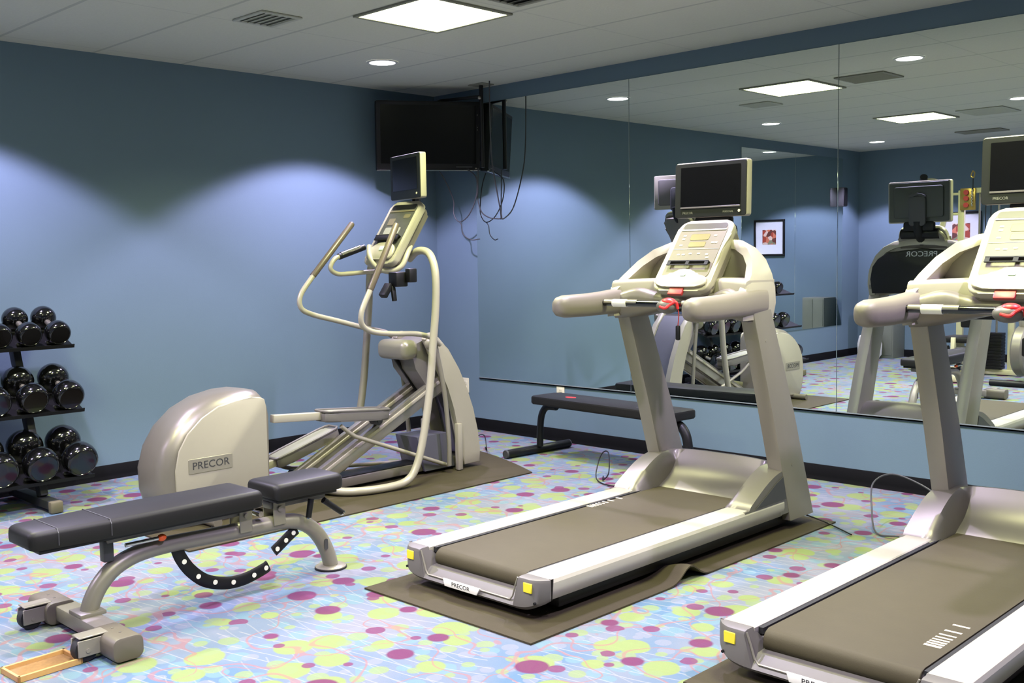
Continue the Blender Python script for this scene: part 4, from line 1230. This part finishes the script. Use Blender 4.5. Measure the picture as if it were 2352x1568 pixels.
# ================================================================== CORNER TELEVISION
def corner_tv():
    BL = Vector((.150, -.735, 2.088)); BR = Vector((.592, -.045, 2.088)); hgt = .535
    e1 = (BR - BL).normalized(); w = (BR - BL).length
    e3 = Vector((e1.y, -e1.x, 0))     # towards the room
    up = Vector((0, 0, 1)); tl = math.radians(4)
    e2 = (up * math.cos(tl) + e3 * math.sin(tl)); e4 = e1.cross(e2) * -1
    if e4.dot(e3) < 0: e4 = -e4
    C0 = (BL + BR) / 2 + e2 * hgt / 2
    f = lambda a, b, d: C0 + e1 * a + e2 * b + e4 * d
    t = thing('television', 'black flat television hung from the ceiling in the corner', 'television', tuple((BL + BR) / 2))
    h = obj('casing', Geo().prism(rrect(w, hgt, .012, 3), f, -.07, 0, .008, 2), M['black'], t)
    obj('casing_back', Geo().prism(rrect(w * .7, hgt * .7, .03, 3), f, -.12, -.07, .02, 2), M['black'], t)
    obj('screen', Geo().prism(rrect(w - .07, hgt - .085, .003, 2, 0, .012), f, 0, .002), M['screen'], t)
    obj('trim_strip', Geo().prism(rrect(w - .005, .009, .002, 2, 0, -hgt / 2 + .002), f, -.01, .006), M['chrome'], t)
    g = Geo().prism(rrect(.13, .008, .002, 2, w / 2 - .13, -hgt / 2 + .030), f, .0005, .0012)
    obj('logo', g, M['dgrey'], t)
    for b in (.165, .07, .05): obj('button', Geo().cyl(f(w / 2 - .022, b, .0), f(w / 2 - .022, b, .002), .004, n=10), M['grey_pl'], t)
    obj('power_light', Geo().cyl(f(w / 2 - .035, -hgt / 2 + .018, 0), f(w / 2 - .035, -hgt / 2 + .018, .003), .006, n=12), M['steel'], t)
    # ceiling pole and arm
    t2 = thing('television_mount', 'black ceiling pole mount beside the corner television', 'bracket', (.70, -.125, H))
    obj('ceiling_plate', Geo().b2(.62, .78, -.19, -.06, H - .008, H - .0005, .003, 1), M['vent'], t2)
    obj('pole', Geo().cyl((.70, -.125, H - .008), (.70, -.125, 2.10), .016, n=14), M['black'], t2)
    obj('joint', Geo().sphere((.70, -.145, 2.635), .014, n=8), M['steel'], t2)
    q = f(.12, 0, -.15)
    obj('arm', Geo().beam((.70, -.125, 2.648), (q.x, q.y, 2.648), .022, .022, bev=.004), M['black'], t2)
    obj('drop_bar', Geo().beam((q.x, q.y, 2.655), (q.x, q.y, 2.28), .04, .025, (0, 1, 0), bev=.004), M['black'], t2)
corner_tv()

def wire(name, label, pts, r, m, cat='cable', grp=None, sub=8):
    o = obj(name, Geo().tube(pts, r, 8, sub=sub), m)
    return tag(o, label, cat, grp)
wire('cable', 'thin black cable looping below the left part of the corner television', [(.55, -.14, 2.10), (.655, -.15, 2.02), (.645, -.15, 1.87), (.56, -.15, 1.74), (.45, -.15, 1.69), (.385, -.15, 1.757), (.385, -.15, 1.86), (.36, -.20, 2.0), (.34, -.26, 2.10)], .0045, M['dgrey'])
wire('cable', 'thin cable trailing towards the mirror edge below the television loop', [(.45, -.15, 1.69), (.475, -.15, 1.66), (.49, -.15, 1.59), (.56, -.13, 1.545), (.63, -.1, 1.55)], .004, M['dgrey'])
wire('cable', 'black cable looping in front of the mirror edge under the television pole', [(.655, -.13, 2.10), (.65, -.13, 1.95), (.645, -.13, 1.86), (.665, -.11, 1.76), (.71, -.07, 1.715), (.75, -.02, 1.705), (.76, -.006, 1.705)], .0045, M['dgrey'])
wire('cable', 'thin dark cable dropping from the ceiling beside the television pole', [(.87, -.20, H - .003), (.868, -.20, 2.6), (.865, -.195, 2.35), (.86, -.18, 2.15), (.85, -.13, 1.95), (.83, -.07, 1.78), (.79, -.02, 1.71), (.765, -.006, 1.705)], .005, M['dgrey'])
wire('power_cord', 'thin black power cord curling on the carpet beside the elliptical trainer mat', [(1.36, -1.0, .015), (1.10, -.80, .02), (1.02, -.62, .04), (1.10, -.60, .10), (1.24, -.68, .12), (1.32, -.74, .05), (1.24, -.66, .012), (1.12, -.56, .008)], .004, M['black'], 'cord')
wire('power_cord', 'thin black power cord standing in a loop left of the left treadmill', [(3.10, -1.05, .06), (2.75, -1.02, .02), (2.50, -.93, .012), (2.44, -.85, .10), (2.40, -.75, .15), (2.42, -.72, .14), (2.50, -.82, .04), (2.52, -.90, .012), (2.44, -.80, .008)], .004, M['black'], 'cord')
wire('power_cord', 'thin dark power cord arching up left of the right treadmill', [(4.66, -1.05, .06), (4.45, -1.02, .02), (4.33, -.98, .012), (4.26, -.88, .10), (4.20, -.74, .20), (4.24, -.60, .23), (4.38, -.55, .18), (4.55, -.58, .10), (4.70, -.62, .06)], .0045, M['dgrey'], 'cord')
wire('power_cord', 'thin black cord on the carpet in front of the left treadmill', [(3.97, -1.02, .05), (4.05, -.98, .02), (4.15, -1.02, .010), (4.26, -1.10, .012)], .004, M['black'], 'cord')

# wooden tray on the floor
t = thing('wooden_tray', 'small shallow wooden tray lying on the carpet by the bench wheels', 'tray', (2.95, -4.49, 0))
a0 = math.radians(3)
f = lambda a, b, z: Vector((2.952, -4.497, 0)) + Vector((math.cos(a0) * a - math.sin(a0) * b, math.sin(a0) * a + math.cos(a0) * b, z))
obj('tray_base', Geo().prism(rrect(.13, .21, .003, 1), f, .001, .008), M['cork'], t)
for a, b, w, h in ((-.066, 0, .010, .226), (.066, 0, .010, .226), (0, -.108, .142, .010), (0, .108, .142, .010)):
    obj('tray_edge', Geo().prism(rrect(w, h, .002, 1, a, b), f, .001, .022, .001, 1), M['wood'], t)

# framed picture on the back wall
t = thing('framed_picture', 'small print with a wide white mount in a black frame on the far wall', 'picture', (1.375, -LY, 1.36))
x0, x1, z0, z1 = 1.125, 1.622, 1.357, 1.880
for a, b, c, d in ((x0, x1, z0, z0 + .028), (x0, x1, z1 - .028, z1), (x0, x0 + .028, z0 + .028, z1 - .028), (x1 - .028, x1, z0 + .028, z1 - .028)):
    obj('frame_side', Geo().b2(a, b, -LY + .001, -LY + .028, c, d, .003, 1), M['black'], t)
obj('mount_board', Geo().b2(x0 + .02, x1 - .02, -LY + .002, -LY + .012, z0 + .02, z1 - .02), M['paper'], t)
def print_mat():
    m = bpy.data.materials.new('abstract_print'); m.use_nodes = True; T = NT(m); p = T.n['Principled BSDF']
    tc = T.new('ShaderNodeTexCoord'); v = T.new('ShaderNodeTexVoronoi'); v.inputs['Scale'].default_value = 16
    T.link(tc.outputs['Object'], v.inputs['Vector'])
    r = T.new('ShaderNodeValToRGB'); r.color_ramp.interpolation = 'CONSTANT'
    s3 = T.new('ShaderNodeSeparateColor'); T.link(v.outputs['Color'], s3.inputs[0]); T.link(s3.outputs[0], r.inputs[0])
    els = r.color_ramp.elements; els[0].color = srgb(150, 60, 40); els[1].position = .25; els[1].color = srgb(90, 45, 35)
    for pz, cc in ((.45, srgb(190, 110, 80)), (.65, srgb(120, 120, 90)), (.82, srgb(205, 180, 160))):
        e = els.new(pz); e.color = cc
    T.link(r.outputs[0], p.inputs['Base Color']); p.inputs['Roughness'].default_value = .6
    return m
obj('print', Geo().b2(1.265, 1.487, -LY + .012, -LY + .0135, 1.522, 1.735), print_mat(), t)

# speaker high on the left wall by the far corner
t = thing('wall_speaker', 'small dark speaker fixed high on the wall mirror near the far corner', 'speaker', (.006, -7.06, 2.1))
obj('cabinet', Geo().b2(.006, .10, -7.12, -7.0, 1.99, 2.24, .012, 2), M['dgrey'], t)
obj('grille', Geo().b2(.10, .106, -7.11, -7.01, 2.0, 2.23, .003, 1), M['black'], t)

# towel cabinet in the far corner
t = thing('towel_cabinet', 'waist-high grey cabinet with a rounded pale bin at its foot by the far wall', 'cabinet', (.55, -7.45, 0))
obj('body', Geo().b2(.33, .66, -7.64, -7.30, .0, .78, .01), M['cab'], t)
obj('door', Geo().b2(.345, .49, -7.305, -7.293, .04, .76, .004), M['cab'], t)
obj('door', Geo().b2(.50, .645, -7.305, -7.293, .04, .76, .004), M['cab'], t)
g = Geo().lathe((.42, -7.13, 0), (0, 0, 1), [(.11, 0), (.15, .06), (.155, .2), (.13, .30), (.08, .33)], 24)
t = thing('waste_bin', 'rounded pale bin with a dark opening beside the grey cabinet', 'bin', (.42, -7.13, 0))
obj('bin_body', g, M['white'], t)
obj('bin_mouth', Geo().cyl((.50, -7.0, .19), (.535, -6.985, .19), .055, n=20), M['black'], t)

# ================================================================== CABLE MACHINE at the back wall
def gym():
    t = thing('cable_machine', 'cream multi-station cable machine with a black weight stack by the far wall', 'exercise machine', (1.8, -7.0, 0))
    F = M['frame_gym']
    for pts in ([(1.62, -7.0, .03), (1.62, -7.0, 2.20)], [(2.22, -7.0, .03), (2.22, -7.0, 2.20)]):
        obj('upright', Geo().beam(pts[0], pts[1], .075, .05, (0, 1, 0), .006), F, t)
    obj('top_beam', Geo().beam((1.62, -7.0, 2.19), (2.22, -7.0, 2.19), .06, .06), F, t)
    obj('base_beam', Geo().beam((1.0, -7.0, .04), (2.35, -7.0, .04), .08, .06), F, t)
    obj('base_beam', Geo().beam((1.9, -7.35, .04), (1.9, -5.75, .04), .08, .06), F, t)
    obj('base_beam', Geo().beam((1.55, -6.0, .04), (2.25, -6.0, .04), .08, .06), F, t)
    g = Geo().tube([(1.02, -7.0, 1.98), (1.04, -7.0, 2.18), (1.14, -7.0, 2.31), (1.28, -7.0, 2.33), (1.41, -7.0, 2.22), (1.44, -7.0, 2.02), (1.38, -7.0, 1.75), (1.30, -7.0, 1.50), (1.26, -7.0, 1.10), (1.26, -7.0, .05)], .035, 12)
    obj('curved_arm', g, F, t)
    obj('arm_pad', Geo().cyl((1.16, -6.96, 2.28), (1.22, -6.84, 2.38), .045, n=16), M['black'], t)
    for z in (1.92, 2.16): obj('cross_link', Geo().beam((1.40, -7.0, z), (1.62, -7.0, z), .035, .03), F, t)
    g = Geo().b2(1.62, 1.80, -6.97, -6.93, 1.96, 2.22, .01)
    pb = obj('pulley_plate', g, M['brass'], t)
    for z in (2.02, 2.10, 2.17): obj('pulley', Geo().cyl((1.70, -6.93, z), (1.70, -6.905, z), .03, n=16), M['dred'], pb)
    obj('snap_hook', Geo().tube([(1.78, -6.9, 2.42), (1.80, -6.9, 2.39), (1.79, -6.9, 2.34), (1.76, -6.9, 2.36), (1.78, -6.9, 2.42)], .008, 8), M['brass'], t)
    g = Geo()
    for k in range(12): g.sphere((1.77 + .006 * (k % 2), -6.9, 2.21 - k * .018), .009, (1, 1, 1.3), 5)
    obj('chain', g, M['chrome'], t)
    obj('cable', Geo().cyl((1.785, -6.9, 2.33), (1.785, -6.9, 2.20), .006, n=8), M['black'], t)
    for x in (1.83, 2.05): obj('guide_rod', Geo().cyl((x, -7.0, .1), (x, -7.0, 2.17), .012, n=12), M['steel'], t)
    for x in (1.90, 1.96): obj('cable', Geo().cyl((x, -7.0, .5), (x, -7.0, 2.17), .006, n=8), M['black'], t)
    for k in range(12):
        obj('weight_plate', Geo().b2(1.77, 2.13, -7.07, -6.93, .075 + k * .036, .075 + k * .036 + .033, .003, 1), M['black'], t)
    obj('seat', Geo().box((1.9, -6.30, .47), (.32, .36, .07), None, .02), M['vinyl'], t)
    obj('backrest', Geo().box((1.9, -6.62, .95), (.27, .07, .75), Matrix.Rotation(math.radians(-8), 3, 'X'), .02), M['vinyl'], t)
    obj('seat_post', Geo().beam((1.9, -6.3, .05), (1.9, -6.3, .44), .07, .07), F, t)
    obj('back_post', Geo().beam((1.9, -6.75, .05), (1.9, -6.68, 1.5), .06, .06, (1, 0, 0)), F, t)
    for s in (-1, 1):
        g = Geo().tube([(1.9 + s * .10, -6.75, 1.60), (1.9 + s * .40, -6.72, 1.50), (1.9 + s * .46, -6.5, 1.25), (1.9 + s * .46, -6.42, .98)], .022, 10)
        a = obj('press_arm', g, F, t)
        obj('press_grip', Geo().cyl((1.9 + s * .46, -6.42, .98), (1.9 + s * .30, -6.36, .98), .02, n=12), M['black'], a)
        obj('leg_roller', Geo().cyl((1.9 + s * .05, -6.08, .36), (1.9 + s * .24, -6.08, .36), .05, n=18), M['vinyl'], t)
    obj('lever_arm', Geo().beam((1.9, -6.1, .50), (1.9, -6.08, .20), .045, .045), F, t)
    t.scale = (.94, .94, .94); t.location = (2.10, -6.22, 0)
gym()

# ================================================================== EXERCISE BIKE behind, only seen in the mirror
def bike():
    bx, by = 2.90, -5.75
    t = thing('exercise_bike', 'grey and cream exercise bike seen only in the mirror at the right', 'exercise machine', (bx, by, 0))
    g = Geo().lathe((bx - .07, by + .35, .36), (1, 0, 0), [(.05, 0), (.24, .01), (.26, .03), (.26, .11), (.24, .13), (.05, .14)], 36)
    obj('wheel_housing', g, M['silver_dark'], t)
    obj('frame_tube', Geo().tube([(bx, by - .52, .06), (bx, by - .35, .12), (bx, by - .05, .22), (bx, by + .25, .42), (bx, by + .45, .75), (bx, by + .42, 1.05)], .035, 12), M['cream'], t)
    obj('seat_post', Geo().cyl((bx, by - .12, .20), (bx, by - .28, .85), .025), M['cream'], t)
    g = Geo().prism(smooth_poly([(0, .16), (.05, .08), (.12, -.06), (.09, -.14), (0, -.15), (-.09, -.14), (-.12, -.06), (-.05, .08)], 4), lambda a, b, z: (bx + a, by - .28 + b, z), .84, .90, .02, 2)
    obj('saddle', g, M['vinyl'], t)
    for y, nm in ((-.52, 'rear_foot'), (.52, 'front_foot')):
        obj(nm, Geo().cyl((bx - .27, by + y, .035), (bx + .27, by + y, .035), .032), M['black'], t)
    obj('handlebar', Geo().tube([(bx - .22, by + .12, 1.08), (bx - .22, by + .32, 1.12), (bx - .1, by + .42, 1.08), (bx + .1, by + .42, 1.08), (bx + .22, by + .32, 1.12), (bx + .22, by + .12, 1.08)], .016, 10), M['black'], t)
    obj('console', Geo().box((bx, by + .43, 1.18), (.22, .04, .18), Matrix.Rotation(math.radians(-30), 3, 'X'), .015), M['silver_dark'], t)
    for s in (-1, 1):
        c = obj('crank', Geo().beam((bx + s * .09, by + .12, .34), (bx + s * .09, by + .12 + s * .12, .34 - s * .11), .03, .016, bev=.003), M['steel'], t)
        obj('pedal', Geo().box((bx + s * .15, by + .12 + s * .12, .34 - s * .11), (.09, .09, .025), None, .006), M['black'], t)
bike()
